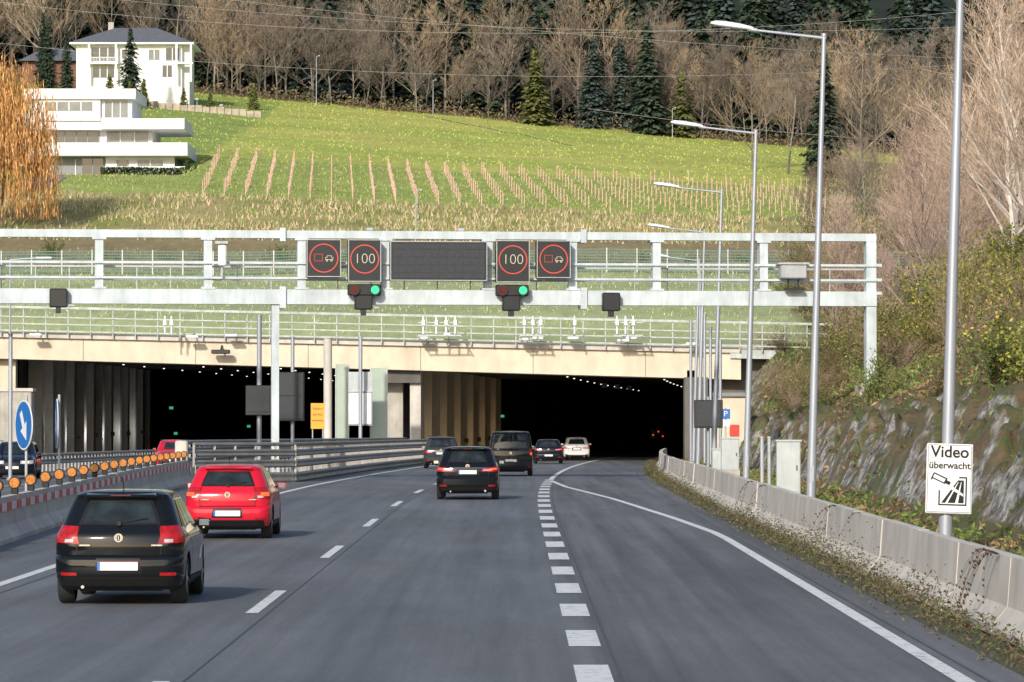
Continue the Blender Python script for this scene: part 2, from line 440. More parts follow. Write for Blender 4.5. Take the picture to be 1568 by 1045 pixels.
mb.build('tunnel_lane_signals')
mb=MB()
for x,y,z in ((-24.6,275,2.8),(-20.8,300,1.4),(-1.0,285,2.2),(-25.6,290,.9)):
    mb.box(x-.13,x+.13,y,y+.06,z-.09,z+.09,GREENL); mb.box(x-.18,x+.18,y+.06,y+.1,z-.13,z+.13,DARK)
mb.build('emergency_exit_sign')

# ------------------------------------------------------------------ gantry
g=empty('sign_gantry',(0,150,0),(0,0,.12))
def gx(u): return (u-790)/39.33
mb=MB()
XL=-42; XR=14.25
mb.box(XL,XR,-.25,.25,9.2,9.50,GANT); mb.box(XL,XR,-.3,.3,6.65,7.22,GANT)
for a,b in ((XL,XR),):
    mb.box(a,b,-.32,-.26,8.2,8.29,GANT); mb.box(a,b,-.32,-.26,7.62,7.70,GANT)
    mb.box(a,b,.9,.98,8.1,8.17,GALV); mb.box(a,b,.9,.98,7.6,7.66,GALV)
    mb.box(a,b,.3,1.0,6.75,6.82,GALV)
xx=XL
while xx<XR-.5:
    mb.box(xx,xx+.04,.92,.96,6.82,8.1,GALV); xx+=1.3
for u in (-300,-155,-10,155,319,461,589,747,877,1007,1174):
    x=gx(u); mb.box(x-.16,x+.16,-.22,.22,7.223,9.197,GANT)
    mb.box(x-.27,x+.27,-.33,.28,7.223,7.30,GANT); mb.box(x-.27,x+.27,-.28,.28,9.12,9.197,GANT)
mb.box(XR-.40,XR,-.24,.24,3.2,9.198,GANT); mb.box(XR-.72,XR+.3,-.45,.45,2.7,3.55,CONC)
for z in (7.62,8.2,7.1): mb.box(XR,XR+.22,-.28,.28,z,z+.12,GANT)
mb.box(XR-.6,XR+.15,-.34,.34,3.551,3.62,GALV)
for u in (432,893):
    x=gx(u); mb.box(x-.11,x+.11,-.36,.36,9.08,9.6,GANT); mb.box(x-.12,x+.12,-.42,.36,6.5,7.33,GANT)
    for k in range(4):
        mb.cyl((x-.06,-.43,6.6+k*.2),(x-.06,-.40,6.6+k*.2),.025,GALV,n=6)
mb.box(-9.52,-9.23,-.2,.2,-.6,6.645,GANT)
mb.box(-40.5,-40.1,-.2,.2,-.4,6.645,GANT)
mb.build('frame',g)
def sq(u0,u1,v0,v1,kind):
    x0,x1=gx(u0),gx(u1); z1=2.4+(632-v0)/39.33; z0=2.4+(632-v1)/39.33
    mb=MB(); mb.box(x0,x1,-.85,-.34,z0,z1,DARK,.03)
    e=.03
    for a in ((x0,x0+e,z0,z1),(x1-e,x1,z0,z1),(x0+e,x1-e,z0,z0+e),(x0+e,x1-e,z1-e,z1)): mb.box(a[0],a[1],-.875,-.851,a[2],a[3],GALV)
    cx=(x0+x1)/2; cz=(z0+z1)/2+(0.06 if kind=='100' else 0)
    if kind in('100','ov'):
        mb.disc(cx,-.858,cz,.52,.56,LEDR,40)
    if kind=='ov':
        for a in ((-.36,-.345,-.12,.16),(-.06,-.045,-.12,.16),(-.34,-.06,-.12,-.105),(-.34,-.06,.145,.16)): mb.box(cx+a[0],cx+a[1],-.862,-.857,cz+a[2],cz+a[3],LEDR)
        for a in ((.06,.36,-.06,-.045),(.06,.075,-.06,.02),(.345,.36,-.06,.02),(.12,.30,.085,.10),(.06,.13,.02,.035),(.29,.36,.02,.035),(.12,.135,.02,.1),(.285,.30,.02,.1)):
            mb.box(cx+a[0],cx+a[1],-.862,-.857,cz+a[2],cz+a[3],LEDW)
        for k in (.12,.29): mb.disc(cx+k,-.86,cz-.09,.02,.04,LEDW,12)
    if kind=='big':
        mb.box(x0+.1,x1-.1,-.862,-.852,z0+.1,z1-.1,SCREEN)
        for k in range(1,12): 
            xx=x0+(x1-x0)*k/12; mb.box(xx-.006,xx+.006,-.866,-.8625,z0+.1,z1-.1,DARK)
        for k in range(1,5):
            zz=z0+(z1-z0)*k/5; mb.box(x0+.1,x1-.1,-.8705,-.8665,zz-.006,zz+.006,DARK)
    mb.build('variable_sign',g)
    if kind=='100': text('100',.56,(cx,-.87,cz),LEDW,g,'speed_digits',-.014)
sq(467,519,367,424,'ov'); sq(530,580,367,431,'100'); sq(594,742,369,429,'big'); sq(756,807,367,431,'100'); sq(818,870,367,424,'ov')
mb=MB()
for u in (555,781):
    x=gx(u); mb.box(x-.64,x+.64,-.8,-.45,6.98,7.42,DARK,.04)
    for k in (-.40,.40):
        mb.cyl((x+k,-.90,7.2),(x+k,-.8,7.2),.21,DARK,n=20); mb.disc(x+k,-.905,7.2,0,.16,LEDG if k>0 else LENSOFF,20)
for u,v in ((554,459),(780,460),(934,460),(94,457)):
    x=gx(u);z=2.4+(632-v)/39.33
    mb.box(x-.34,x+.34,-.75,-.32,z-.36,z+.36,DARK,.04); mb.box(x-.1,x+.1,-.7,-.4,z-.58,z-.36,DARK); mb.box(x+.33,x+.6,-.6,-.4,z-.3,z-.25,GALV)
for u,v in ((565,350),(705,350)):
    x=gx(u); mb.box(x-.15,x+.15,-.2,.2,9.505,9.64,GALV,.03)
x=gx(340); mb.box(x-.16,x+.16,-.7,-.35,8.1,8.95,WHITEP,.05); mb.box(x-.28,x+.2,-.8,-.4,8.95,9.05,GALV); mb.cyl((x,-.5,7.7),(x,-.5,8.1),.05,GALV)
x=gx(1217); mb.box(x-.55,x+.5,-.9,-.35,7.7,8.25,GALV,.04); mb.box(x-.65,x+.6,-.95,-.3,8.25,8.33,GALV); 
mb.cyl((x-.2,-.6,7.35),(x-.2,-.6,7.7),.03,DARK); mb.cyl((x+.2,-.6,7.35),(x+.2,-.6,7.7),.03,DARK); mb.box(x-.35,x+.4,-.8,-.5,7.25,7.35,DARK)
mb.build('lane_signal_lights',g)

def atB(u,v,d): return (u-790)*d/5900, 2.4+(632-v)*d/5900
mb=MB()
for u in (648,668,683,697,803,816,828,880,945,958,970,252,262):
    x,z=atB(u,492,247)
    mb.cyl((x,247.2,z-.75),(x,247.2,z+.4),.065,WHITEP,n=8); mb.box(x-.10,x+.10,247.0,247.1,z-.2,z+.15,WHITEP)
for u,v in ((650,516),(685,510),(805,518),(825,516),(879,516),(955,520),(968,516),(1060,525),(295,514),(355,512),(55,511)):
    x,z=atB(u,v,248.6); mb.box(x-.42,x+.38,248.3,248.9,z-.1,z+.08,WHITEP,.04); mb.cyl((x,248.9,z),(x,249.4,z+.3),.05,GALV)
x,z=atB(338,537,249); mb.box(x-.6,x+.6,248.7,249.3,z-.15,z+.12,DARK,.05); mb.cyl((x,249,z),(x,250,z+.4),.06,DARK)
for a,b in ((640,706),(796,832),(940,985)):
    x0,z=atB(a,512,247); x1,_=atB(b,512,247); mb.box(x0,x1,247.3,247.38,z-.04,z+.04,GALV); mb.box(x0,x1,247.3,247.38,z+.8,z+.86,GALV)
    for xx in (x0,x1): mb.box(xx-.03,xx+.03,247.3,249.4,z-.1,z-.04,GALV)
mb.build('toll_antenna_array')

# ------------------------------------------------------------------ street lamps
HEAD=mat('lamp_head_white',(.80,.83,.86),.35,var=.05)
def lamp(x,y,h=12.0,lean=.03):
    e=empty('street_lamp',(x,y,zr(y)+.02),(0,lean,0))
    mb=MB(); mb.cyl((0,0,-.3),(0,0,1.4),.125,POLE,.12,n=16); mb.cyl((0,0,1.4),(0,0,h),.11,POLE,.055,n=16)
    mb.cyl((0,0,-.05),(0,0,.05),.2,POLE,n=16); mb.box(-.05,.05,-.135,-.12,.7,1.1,POLE)
    mb.cyl((.05,0,h-.06),(-1.85,0,h+.1),.042,POLE,.033,n=10); mb.cyl((0,0,h-.02),(0,0,h+.06),.07,POLE,n=12)
    mb.cyl((-1.7,0,h+.09),(-1.95,0,h+.11),.055,POLE)
    st=[(-1.80,.05,.05),(-1.92,.10,.075),(-2.15,.15,.10),(-2.5,.17,.11),(-2.75,.15,.095),(-2.88,.08,.05)]
    n=12;vs=[];fs=[]
    for sx,w,t in st:
        for i in range(n):
            a=2*math.pi*i/n; zz=math.sin(a)*t; zz=zz if zz>0 else zz*.55
            vs.append((sx,math.cos(a)*w,h+.12+(-sx-1.8)*.10+zz))
    for j in range(len(st)-1):
        for i in range(n): fs.append((j*n+i,j*n+(i+1)%n,(j+1)*n+(i+1)%n,(j+1)*n+i))
    fs.append(tuple(range(n))); fs.append(tuple(reversed(range(5*n,6*n))))
    mb.mesh(vs,fs,HEAD,True)
    mb.build('pole_and_head',e); return e
for i,(x,y) in enumerate(((7.45,67),(7.45,97.5),(7.75,130),(8.3,162),(9.15,194),(10.4,226))):
    lamp(x,y)
def smalllamp(x,y,z,h,d):
    e=empty('street_lamp',(x,y,z)); mb=MB(); mb.cyl((0,0,-.4),(0,0,h),.07,POLE,.05); mb.cyl((0,0,h-.03),(d*1.3,0,h+.05),.04,POLE)
    mb.box(min(d*1.3,d*2.2),max(d*1.3,d*2.2),-.14,.14,h,h+.12,HEAD,.05); mb.build('pole_and_head',e)
x,z=atB(15,395,200); smalllamp(x,200,-.5,z+.5,1)
for u,vt,d in ((637,302,352),(484,85,598),(663,122,600),(1030,165,598),(35,292,380)):
    x=(u-790)*d/5900; z=T(x,d); zt_=2.4+(632-vt)*d/5900; smalllamp(x,d,z,max(4,zt_-z),.25)

# ------------------------------------------------------------------ video sign
e=empty('video_surveillance_sign',(7.45+.02,66.84,0),(0,.03,0))
x0,x1,z0,z1=-.40,.40,.72,1.93
mb=MB(); mb.box(x0,x1,-.03,0,z0,z1,WHITEP,.012)
def rot_box(cx,cz,w,h,a,m,y=-.034,t=.003):
    c,s=math.cos(a),math.sin(a); mb.obox((cx,y,cz),(c*w,0,s*w),(0,t,0),(-s*h,0,c*h),m)
# pictogram: film frame on the right, road seen in perspective, camera top left
for a in ((-.18,.31,.86,.885),(-.18,-.155,.885,1.12),(.285,.31,.885,1.36),(.17,.284,1.335,1.36)): mb.box(a[0],a[1],-.036,-.031,a[2],a[3],BLACKP)
mb.face([(-.13,-.035,.905),(.26,-.035,.905),(.255,-.035,1.30),(.15,-.035,1.30)],BLACKP)
mb.face([(-.06,-.038,.905),(-.02,-.038,.905),(.165,-.038,1.27),(.155,-.038,1.27)],WHITEP)
mb.face([(.11,-.038,.905),(.16,-.038,.905),(.215,-.038,1.27),(.205,-.038,1.27)],WHITEP)
mb.face([(-.02,-.0385,1.17),(.02,-.0385,1.22),(.25,-.0385,1.06),(.25,-.0385,1.02)],WHITEP)
rot_box(-.17,1.33,.13,.055,-.42,BLACKP); rot_box(-.175,1.33,.105,.032,-.42,WHITEP,-.040); rot_box(-.02,1.255,.04,.03,-.42,BLACKP); rot_box(-.29,1.36,.012,.06,-.42,BLACKP,-.041)
e_=.012
for a in ((x0+.02,x1-.02,z0+.02,z0+.02+e_),(x0+.02,x1-.02,z1-.02-e_,z1-.02),(x0+.02,x0+.02+e_,z0+.04,z1-.04),(x1-.02-e_,x1-.02,z0+.04,z1-.04)): mb.box(a[0],a[1],-.033,-.031,a[2],a[3],GREYP)
mb.box(-.2,.2,.003,.06,.95,1.02,GALV); mb.box(-.2,.2,.003,.06,1.65,1.72,GALV)
mb.build('panel',e)
text('Video',.28,(0,-.036,1.78),BLACKP,e,'lettering',.005); text('überwacht',.168,(0,-.036,1.55),BLACKP,e,'lettering',.003)

# ------------------------------------------------------------------ concrete barriers
prof=[(-.30,0),(-.30,.08),(-.12,.28),(-.08,.78),(.08,.78),(.12,.28),(.3,.08),(.3,0)]
def barrier(fx,y0,y1,h,seg,m,gap=.03):
    mb=MB(); y=y0; k=h/.78
    while y<y1:
        b=min(y+seg-gap,y1); sub=3; j=random.uniform(-.015,.015)
        rings=[]
        for i in range(sub+1):
            t=y+(b-y)*i/sub; rings.append([(fx(t)+p[0]+j,t,zr(t)+p[1]*k+j*.4) for p in prof])
        vs=[p for r in rings for p in r]; n=len(prof); fs=[tuple(range(n)),tuple(reversed(range(sub*n,sub*n+n)))]
        for i in range(sub):
            for q in range(n-1): fs.append((i*n+q,(i+1)*n+q,(i+1)*n+q+1,i*n+q+1))
        mb.mesh(vs,fs,m); y+=seg
    return mb
bx=lambda y:5.60+off(y)
mb=barrier(bx,18,252,.86,5.0,CONCL); mb.build('concrete_barrier')
n=40000
yv=18+ (rng.random(n)**1.3)*215; xo=rng.normal(5.08,.20,n); xo=np.clip(xo,4.45,5.5)
offv=np.array([off(a) for a in yv]); zv=np.array([zr(a) for a in yv])
den=np.array([fbm(a*.35,1.3,2) for a in yv]); keep=(den+rng.normal(0,.25,n))>-.25
hgt=np.abs(rng.normal(0,.10,n))*(1+2.2*np.clip(den,0,1))*np.clip((xo-4.40)/.5,.12,1)
P=np.stack([xo+offv,yv,zv+hgt+.02],1)[keep]
cloud('roadside_weeds',leafquads(P,.065,.8,.45),pick([(.10,.07,.045),(.16,.115,.07),(.07,.085,.03),(.07,.055,.04),(.11,.13,.045)],len(P)))
Q=[];C=[]
for k in range(9):
    y0=random.choice((38,44,47,61,66,84,90,103))+random.uniform(-1,1)
    for s in range(random.randint(2,4)):
        p=Vector((5.5+off(y0),y0,.86)); d=Vector((-.3,random.uniform(-1,1),.15))
        for i in range(12):
            p2=p+d.normalized()*.07; w=.007
            Q.append([p,p+Vector((0,w,w)),p2+Vector((0,w,w)),p2]); C.append((.07,.045,.03))
            if random.random()<.35:
                a=p2; Q.append([a,a+Vector((-.02,.02,.02)),a+Vector((-.02,.035,-.015)),a+Vector((0,.02,-.02))]); C.append((.10,.06,.035))
            p=p2; d=d+Vector((random.uniform(-.2,.12),random.uniform(-.4,.4),-.28)); p.x=min(p.x,5.42+off(y0)-.2*max(0,.5-p.z))
            if p.z<.15: break
cloud('creeping_ivy',[[tuple(a) for a in qq] for qq in Q],C)
lx=lambda y:-9.95-.031*(y-75)
lb=empty('temporary_concrete_barrier')
barrier(lx,40,141,.84,4.0,CONCL).build('segments',lb)
mb=MB(); y=40.2; k=0
while y<140:
    x=lx(y)+.115; z=zr(y)
    mb.box(x,x+.012,y,y+.6,z+.58,z+.74,REDM if k%2==0 else PLATE)
    y+=.95;k+=1
mb.build('reflectors',lb)
wl=empty('warning_lamps'); mb=MB(); y=60
while y<139:
    x=lx(y);z=zr(y)+.84
    mb.box(x-.07,x+.07,y-.06,y+.06,z,z+.12,BLACKP,.01); mb.cyl((x,y-.07,z+.23),(x,y+.07,z+.23),.10,ORNG,n=18); mb.cyl((x,y-.05,z+.23),(x,y+.05,z+.23),.125,BLACKP,n=18)
    y+=3.4
mb.build('lamp_units',wl)
def guard(name,fx,y0,y1,h,rail=2,st=1.33):
    mb=MB(); y=y0
    while y<y1:
        x=fx(y);z=zr(y); mb.box(x-.04,x+.04,y-.05,y+.05,z-.1,z+h-.02,RAILG); y+=st
    ysx=[y0+k*.8 for k in range(8)]; yy=ysx[-1]
    while yy+4<y1: yy+=4; ysx.append(yy)
    for a,b in zip(ysx,ysx[1:]):
        for zz,hh,ox in ([(h,.05,0),(h-.32,.13,.08)]+([(h-.72,.15,.08)] if rail>1 else [])+([(.18,.2,.1)] if rail>2 else [])):
            A=Vector((fx(a)+ox,a,zr(a)+zz));B=Vector((fx(b)+ox,b,zr(b)+zz))
            pr=[(0,-hh),(.05,-hh*.6),(0,0),(.05,hh*.6),(0,hh)]
            for p,q_ in zip(pr,pr[1:]):
                mb.face([A+Vector((p[0],0,p[1])),B+Vector((p[0],0,p[1])),B+Vector((q_[0],0,q_[1])),A+Vector((q_[0],0,q_[1]))],RAILG)
            if hh<.1: mb.cyl(A,B,.07,RAILG,n=8)
    mb.build(name)
guard('guardrail',lambda y:lerpk([(139.5,-12.05),(144.5,-8.75)],y)+off(y),139.5,252,1.42,3,1.0)
guard('guardrail',lambda y:lerpk([(142,-12.4),(175,-11.2),(215,-9.0),(250,-6.9)],y),142,250,1.5,2,1.6)
guard('guardrail',lambda y:-23.2+.5*off(y),150,250,.8,1)
mb=MB(); mb.box(-12.3,-11.85,139,139.45,-.2,1.45,CONCL,.05); mb.build('barrier_end_block')

# ------------------------------------------------------------------ signs & poles left
def arrow_sign(x,y,zc,r,turn):
    e=empty('blue_arrow_sign',(x,y,zr(y)),(0,0,turn)); mb=MB()
    mb.cyl((0,.05,0),(0,.05,zc+r+.1),.035,GALV,n=10)
    mb.cyl((0,-.02,zc),(0,.0,zc),r,WHITEP,n=36); mb.disc(0,-.023,zc,0,r*.94,BLUE,36)
    a=math.radians(-60); c,s=math.cos(a),math.sin(a)
    def L(px,pz): return (px*c-pz*s,-.027,zc+px*s+pz*c)
    w=r*.15; mb.face([L(-.6*r,-w),L(.05*r,-w),L(.05*r,w),L(-.6*r,w)],WHITEP)
    mb.face([L(.05*r,-.40*r),L(.72*r,0),L(.05*r,.40*r)],WHITEP)
    mb.build('sign_disc_and_post',e)
arrow_sign(-11.8,92.5,2.17,.60,-1.1); arrow_sign(-11.25,94.5,2.20,.61,-1.40)
def pole(u,vt,d,r=.07,z0=None,m=POLE):
    x,z=atB(u,vt,d); mb=MB(); b=zr(d) if z0 is None else z0
    mb.cyl((x,d,b),(x,d,z),r,m,n=12); mb.cyl((x,d,b),(x,d,b+.1),r*1.8,m,n=12); mb.cyl((x,d,z),(x,d,z+.05),r*1.2,m,n=12); return mb,x,z
mb,x,z=pole(397,482,160,.10); mb.box(x-.55,x+.55,159.6,159.86,2.35,3.6,DARK,.03); mb.box(x-.45,x+.45,159.56,159.6,2.5,3.5,SCREEN); mb.build('variable_message_sign')
mb,x,z=pole(448,515,165,.08); mb.box(x-.56,x+.52,164.6,164.88,2.1,4.2,DARK,.03); mb.box(x-.5,x+.46,164.56,164.6,3.2,4.1,SCREEN); mb.box(x-.5,x+.46,164.56,164.6,2.2,3.1,SCREEN); mb.build('variable_message_sign')
mb,x,z=pole(552,515,238,.12); mb.build('steel_pole')
mb,x,z=pole(502,517,236,.26,None,CONCL); mb.build('support_column')
mb,x,z=pole(16,510,150,.08); mb.build('steel_pole')
e=empty('orange_notice_sign'); mb=MB(); x0,z1=atB(476,616,225); x1,z0=atB(497,655,225)
mb.box(x0,x1,225,225.05,z0,z1,ORS); mb.cyl((x0+.1,225.1,-1),(x0+.1,225.1,z1),.04,GALV); mb.cyl((x1-.1,225.1,-1),(x1-.1,225.1,z1),.04,GALV); mb.build('panel',e)
for k,t_ in enumerate(('Einfahrt','bei Rot','verboten')): text(t_,.19,((x0+x1)/2,224.99,z1-.32-.34*k),BLACKP,e)
mb=MB(); 
for i,(u0,u1,vt,vb,d) in enumerate(((515,533,556,660,240),(568,592,562,660,243))):
    x0,z1=atB(u0,vt,d);x1,z0=atB(u1,vb,d); mb.box(x0,x1,d,d+.08,z0-1,z1,GLASSG); mb.box(x0-.06,x0,d-.05,d+.12,z0-1,z1+.1,GALV); mb.box(x1,x1+.06,d-.05,d+.12,z0-1,z1+.1,GALV)
mb.build('noise_barrier_panel')
mb=MB(); x0,z1=atB(533,568,239);x1,z0=atB(570,650,239)
mb.box(x0,x1,239,239.1,z0,z1,CAB); mb.box(x0+.05,x0+.7,238.9,238.99,z0+.1,z1-1.3,WHITEP); mb.box(x0+.8,x1-.05,238.9,238.99,z0+.1,z1-1.3,WHITEP)
mb.box(x0,x1,238.88,239,z1-1.25,z1-1.18,GALV); mb.build('equipment_panel')
mb=MB(); x0,z1=atB(0,598,235);x1,z0=atB(48,690,235); mb.box(x0-4,x1,235,236.5,-1,z1,CONC,.05); mb.box(x0-4,x1+.1,234.9,236.6,z1,z1+.2,CONCL); mb.build('service_building')

def cabinet(x,y,w,h,z,m=CAB):
    mb=MB(); mb.box(x-w/2,x+w/2,y,y+.4,z,z+h,m,.02); mb.box(x-w/2-.03,x+w/2+.03,y-.03,y+.43,z+h,z+h+.05,m); mb.box(x-w/2+.04,x+w/2-.04,y-.012,y-.001,z+.08,z+h-.06,m)
    mb.box(x+w/2-.12,x+w/2-.09,y-.03,y-.013,z+h*.45,z+h*.55,BLACKP); mb.box(x-w/2-.02,x+w/2+.02,y-.02,y+.42,z-.3,z,CONC); mb.build('control_cabinet')
cabinet(7.50,106,.66,1.45,.22); cabinet(7.9,142,.66,1.15,.35,CAB)
cabinet(8.0,152,.5,.8,.2,CAB)
mb=MB(); 
for x in (6.80,7.0): mb.cyl((x,106.5,-.1),(x,106.5,1.75),.06,GALV,n=10); mb.cyl((x,106.5,1.75),(x,106.5,1.81),.07,GALV,n=10)
mb.build('steel_post')
mb=MB(); x,z=atB(1085,632,178)
mb.box(x-.66,x+.66,178,178.3,z-.65,z+.65,DARK,.03); mb.box(x-.55,x+.55,177.95,178,z-.55,z+.55,SCREEN)
mb.cyl((x,178.4,-.4),(x,178.4,z+.8),.07,POLE); mb.build('variable_message_sign')
for u,vt,d in ((1058,490,215),(1079,480,212),(1088,500,205),(1103,520,190),(1072,430,232)):
    mb,x,z=pole(u,vt,d,.08); mb.build('steel_pole')
e=empty('parking_sign'); mb=MB(); x,z=atB(1111,632,186)
mb.box(x-.22,x+.22,186,186.03,z-.24,z+.24,BLUE,.01); mb.box(x-.22,x+.22,186,186.03,z-.6,z-.28,WHITEP); mb.cyl((x,186.1,-.5),(x,186.1,z+.3),.04,GALV); mb.build('panel',e)
text('P',.38,(x,185.98,z),WHITEP,e)
mb=MB(); x,z=atB(1120,640,205); mb.box(x-.9,x+.9,205,207,-.8,z+1.2,CONCW); mb.box(x-1.0,x+1.0,204.8,207.2,z+1.2,z+1.4,GREYP); mb.box(x-.1,x+.4,204.93,204.99,z-.9,z-.3,REDM)
mb.build('emergency_call_booth')

# ------------------------------------------------------------------ fences on hill
FEN=mat('green_fence',(.12,.19,.15),.7,var=.15)
mb=MB(); x=-60
while x<50:
    y=318; z=T(x,y); mb.box(x-.05,x+.05,y-.05,y+.05,z-.3,z+2.0,GALV)
    z2=T(x+2.5,y)
    for k in range(8):
        zz=.15+k*.24; mb.mesh([(x,y,z+zz),(x+2.5,y,z2+zz),(x+2.5,y,z2+zz+.10),(x,y,z+zz+.10)],[(0,1,2,3)],FEN)
    for k in range(12):
        xx=x+k*.208; zz=z+(z2-z)*k/12; mb.box(xx-.02,xx+.02,y+.004,y+.02,zz,zz+1.9,FEN)
    x+=2.5
mb.build('mesh_fence')

# vineyard
STK=mat('vine_stake',(.58,.36,.30),.7,var=.2)
VINE=[(.30,.18,.12),(.40,.25,.18),(.26,.20,.11),(.46,.31,.24)]
mb=MB(); P=[]
for r in range(34):
    xt=-34+2.15*r
    for k in range(11):
        f=k/10; y=441-55*f; x=xt+2.6*f
        if x>9+off(y)+9 : continue
        z=T(x,y); h=1.5*random.uniform(.85,1.1); mb.box(x-.045,x+.045,y-.05,y+.05,z-.1,z+h,STK)
        if k<10:
            for j in range(9):
                g_=f+(1/10)*random.random(); yy=441-55*g_; xx=xt+2.6*g_
                P.append((xx+random.uniform(-.10,.10),yy,T(xx,yy)+min(1.4,abs(random.gauss(.75,.4)))))
mb.build('vineyard_stakes')
P=np.array(P); cloud('vineyard_vines',leafquads(P,.27,1.5,.30),pick(VINE,len(P)))

def tufts(name,n,xr,yr,h,pal,zf=T,w=.12,cond=None):
    xs_=rng.uniform(*xr,n);ys_=rng.uniform(*yr,n)
    P=[(a,b,zf(a,b)) for a,b in zip(xs_,ys_) if (cond is None or cond(a,b))]
    P=np.array(P);n=len(P)
    hh=h*rng.uniform(.4,1.3,n); dx=rng.normal(0,.35,n)*hh; dy=rng.normal(0,.35,n)*hh
    a=rng.uniform(0,math.pi,n); wx=np.cos(a)*w; wy=np.sin(a)*w
    q=np.stack([P+np.stack([-wx,-wy,-.05+0*a],1),P+np.stack([wx,wy,-.05+0*a],1),P+np.stack([dx,dy,hh],1)],1)
    return cloud(name,q,pick(pal,n))
STRAW=[(.56,.45,.28),(.46,.39,.22),(.34,.36,.14),(.27,.32,.10),(.62,.50,.33)]
tufts('dry_grass',24000,(-62,45),(346,385),.5,STRAW,w=.09,cond=lambda x,y:fbm(x*.09,y*.12,4)+random.gauss(0,.3)>-.1)
tufts('grass_tufts',9000,(-48,38),(386,445),.25,[(.28,.38,.09),(.34,.39,.12),(.42,.38,.19)],w=.08)
tufts('meadow_grass',11000,(-85,60),(447,604),.25,[(.34,.42,.09),(.39,.44,.11),(.43,.45,.14)],w=.12)
tufts('bank_grass',8000,(-45,30),(266,340),.25,[(.33,.40,.18),(.39,.41,.21),(.43,.39,.24)],w=.05)

# ------------------------------------------------------------------ trees
def bare_tree(seed,H,nl,pal,spread=.45,tw=1.0,up=.5,tr=.012,low=.2):
    rnd=random.Random(seed); Q=[];C=[]
    def seg(a,b,r0,r1,c):
        d=(b-a); 
        if d.length<1e-4: return
        d=d.normalized(); u=d.cross(Vector((rnd.random()-.5,rnd.random()-.5,rnd.random()-.5))).normalized(); w=d.cross(u)
        if r0>.03:
            k=3; ps=[(u*math.cos(2*math.pi*i/k)+w*math.sin(2*math.pi*i/k)) for i in range(k)]
            for i in range(k):
                j=(i+1)%k; Q.append((a+ps[i]*r0,a+ps[j]*r0,b+ps[j]*r1,b+ps[i]*r1)); C.append(c)
        else:
            Q.append((a-u*r0,a+u*r0,b+u*r1,b-u*r1)); C.append(c)
    def br(p,d,L,r,dep,c):
        n=4 if dep<2 else 3 if dep==2 else 2
        pts=[p]
        for i in range(n):
            d=(d+Vector((rnd.uniform(-.22,.22),rnd.uniform(-.22,.22),rnd.uniform(-.1,.2)*up*1.5))).normalized()
            q=p+d*L/n; seg(p,q,r*(1-.65*i/n),r*(1-.65*(i+1)/n),c); p=q; pts.append(p)
        if dep<4:
            m={1:7,2:6,3:4}[dep]
            for i in range(m):
                f=rnd.uniform(.2,1.0); k=min(n-1,int(f*n)); q=pts[k].lerp(pts[k+1],f*n-k)
                nd=(d+Vector((rnd.uniform(-1,1),rnd.uniform(-1,1),rnd.uniform(-.4,.7)))*.75).normalized()
                cc=pal[min(len(pal)-1,dep)]; v=rnd.uniform(.75,1.25)
                br(q,nd,L*rnd.uniform(.38,.6),max(tr*tw,r*.42),dep+1,tuple(a*v for a in cc))
    p=Vector((0,0,-.5)); d=Vector((0,0,1)); n=9; tp=[p]
    for i in range(n):
        d=(d+Vector((rnd.uniform(-.08,.08),rnd.uniform(-.08,.08),.12))).normalized(); q=p+d*(H*.92/n); r=H*.011
        seg(p,q,r*(1-.85*i/n),r*(1-.85*(i+1)/n),pal[0]); p=q; tp.append(p)
    for i in range(nl):
        f=low+(1-low)*(i+rnd.random())/nl; f=min(f,.999); k=int(f*n); q=tp[k].lerp(tp[k+1],f*n-k)
        a=rnd.uniform(0,6.283); nd=Vector((math.cos(a)*spread*2,math.sin(a)*spread*2,up+f*.6)).normalized()
        br(q,nd,H*(.42*(1-f)+.12)*rnd.uniform(.8,1.15),H*.005*(1.2-f)+.015,1,pal[1])
    return cloud('bare_tree_mesh',[[tuple(a) for a in q] for q in Q],C,link=False)
def conifer(seed,H,Rr,cols,dens=1.0,fat=1.0):
    r=random.Random(seed); Q=[];C=[]
    k=6
    for i in range(k):
        a0=2*math.pi*i/k;a1=2*math.pi*(i+1)/k; t=H*.012
        Q.append(((t*math.cos(a0),t*math.sin(a0),-.5),(t*math.cos(a1),t*math.sin(a1),-.5),(0,0,H*.97),(0,0,H*.97))); C.append((.06,.04,.03))
    z=H*.05
    while z<H*.99:
        f=z/H; rad=Rr*(1-f)**.7*r.uniform(.75,1.1)
        nb=max(5,int(10*dens*(.4+(1-f))))
        for b in range(nb):
            a=r.uniform(0,6.283); L=rad*r.uniform(.6,1.15)+.25; ca,sa=math.cos(a),math.sin(a); m=max(2,int(L/.6)); c=cols[r.randrange(len(cols))]
            v0=r.uniform(.6,1.35)
            for j in range(m):
                g_=(j+.6)/m; rr=L*g_; zz=z-.30*rr+.10*rr*rr/max(L,.5)+r.uniform(-.2,.2)
                w=.50*fat*(1.2-g_*.6)*r.uniform(.7,1.3); l=L/m*1.1
                side=r.uniform(-.35,.35); px,py=ca*rr-sa*side,sa*rr+ca*side
                t=r.uniform(-.5,.5)
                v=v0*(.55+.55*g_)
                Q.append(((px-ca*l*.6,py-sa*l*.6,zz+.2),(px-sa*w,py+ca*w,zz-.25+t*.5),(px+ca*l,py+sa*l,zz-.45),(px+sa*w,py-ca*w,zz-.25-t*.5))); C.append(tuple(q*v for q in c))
        z+=H*.018*r.uniform(.7,1.3)
    return cloud('conifer_mesh',Q,C,link=False)
BR=[(.20,.18,.155),(.18,.155,.13),(.20,.17,.14),(.24,.195,.155)]
PK=[(.22,.19,.17),(.27,.215,.185),(.38,.275,.22),(.47,.345,.275)]
TAN=[(.22,.19,.155),(.25,.205,.155),(.33,.25,.175),(.40,.30,.20)]
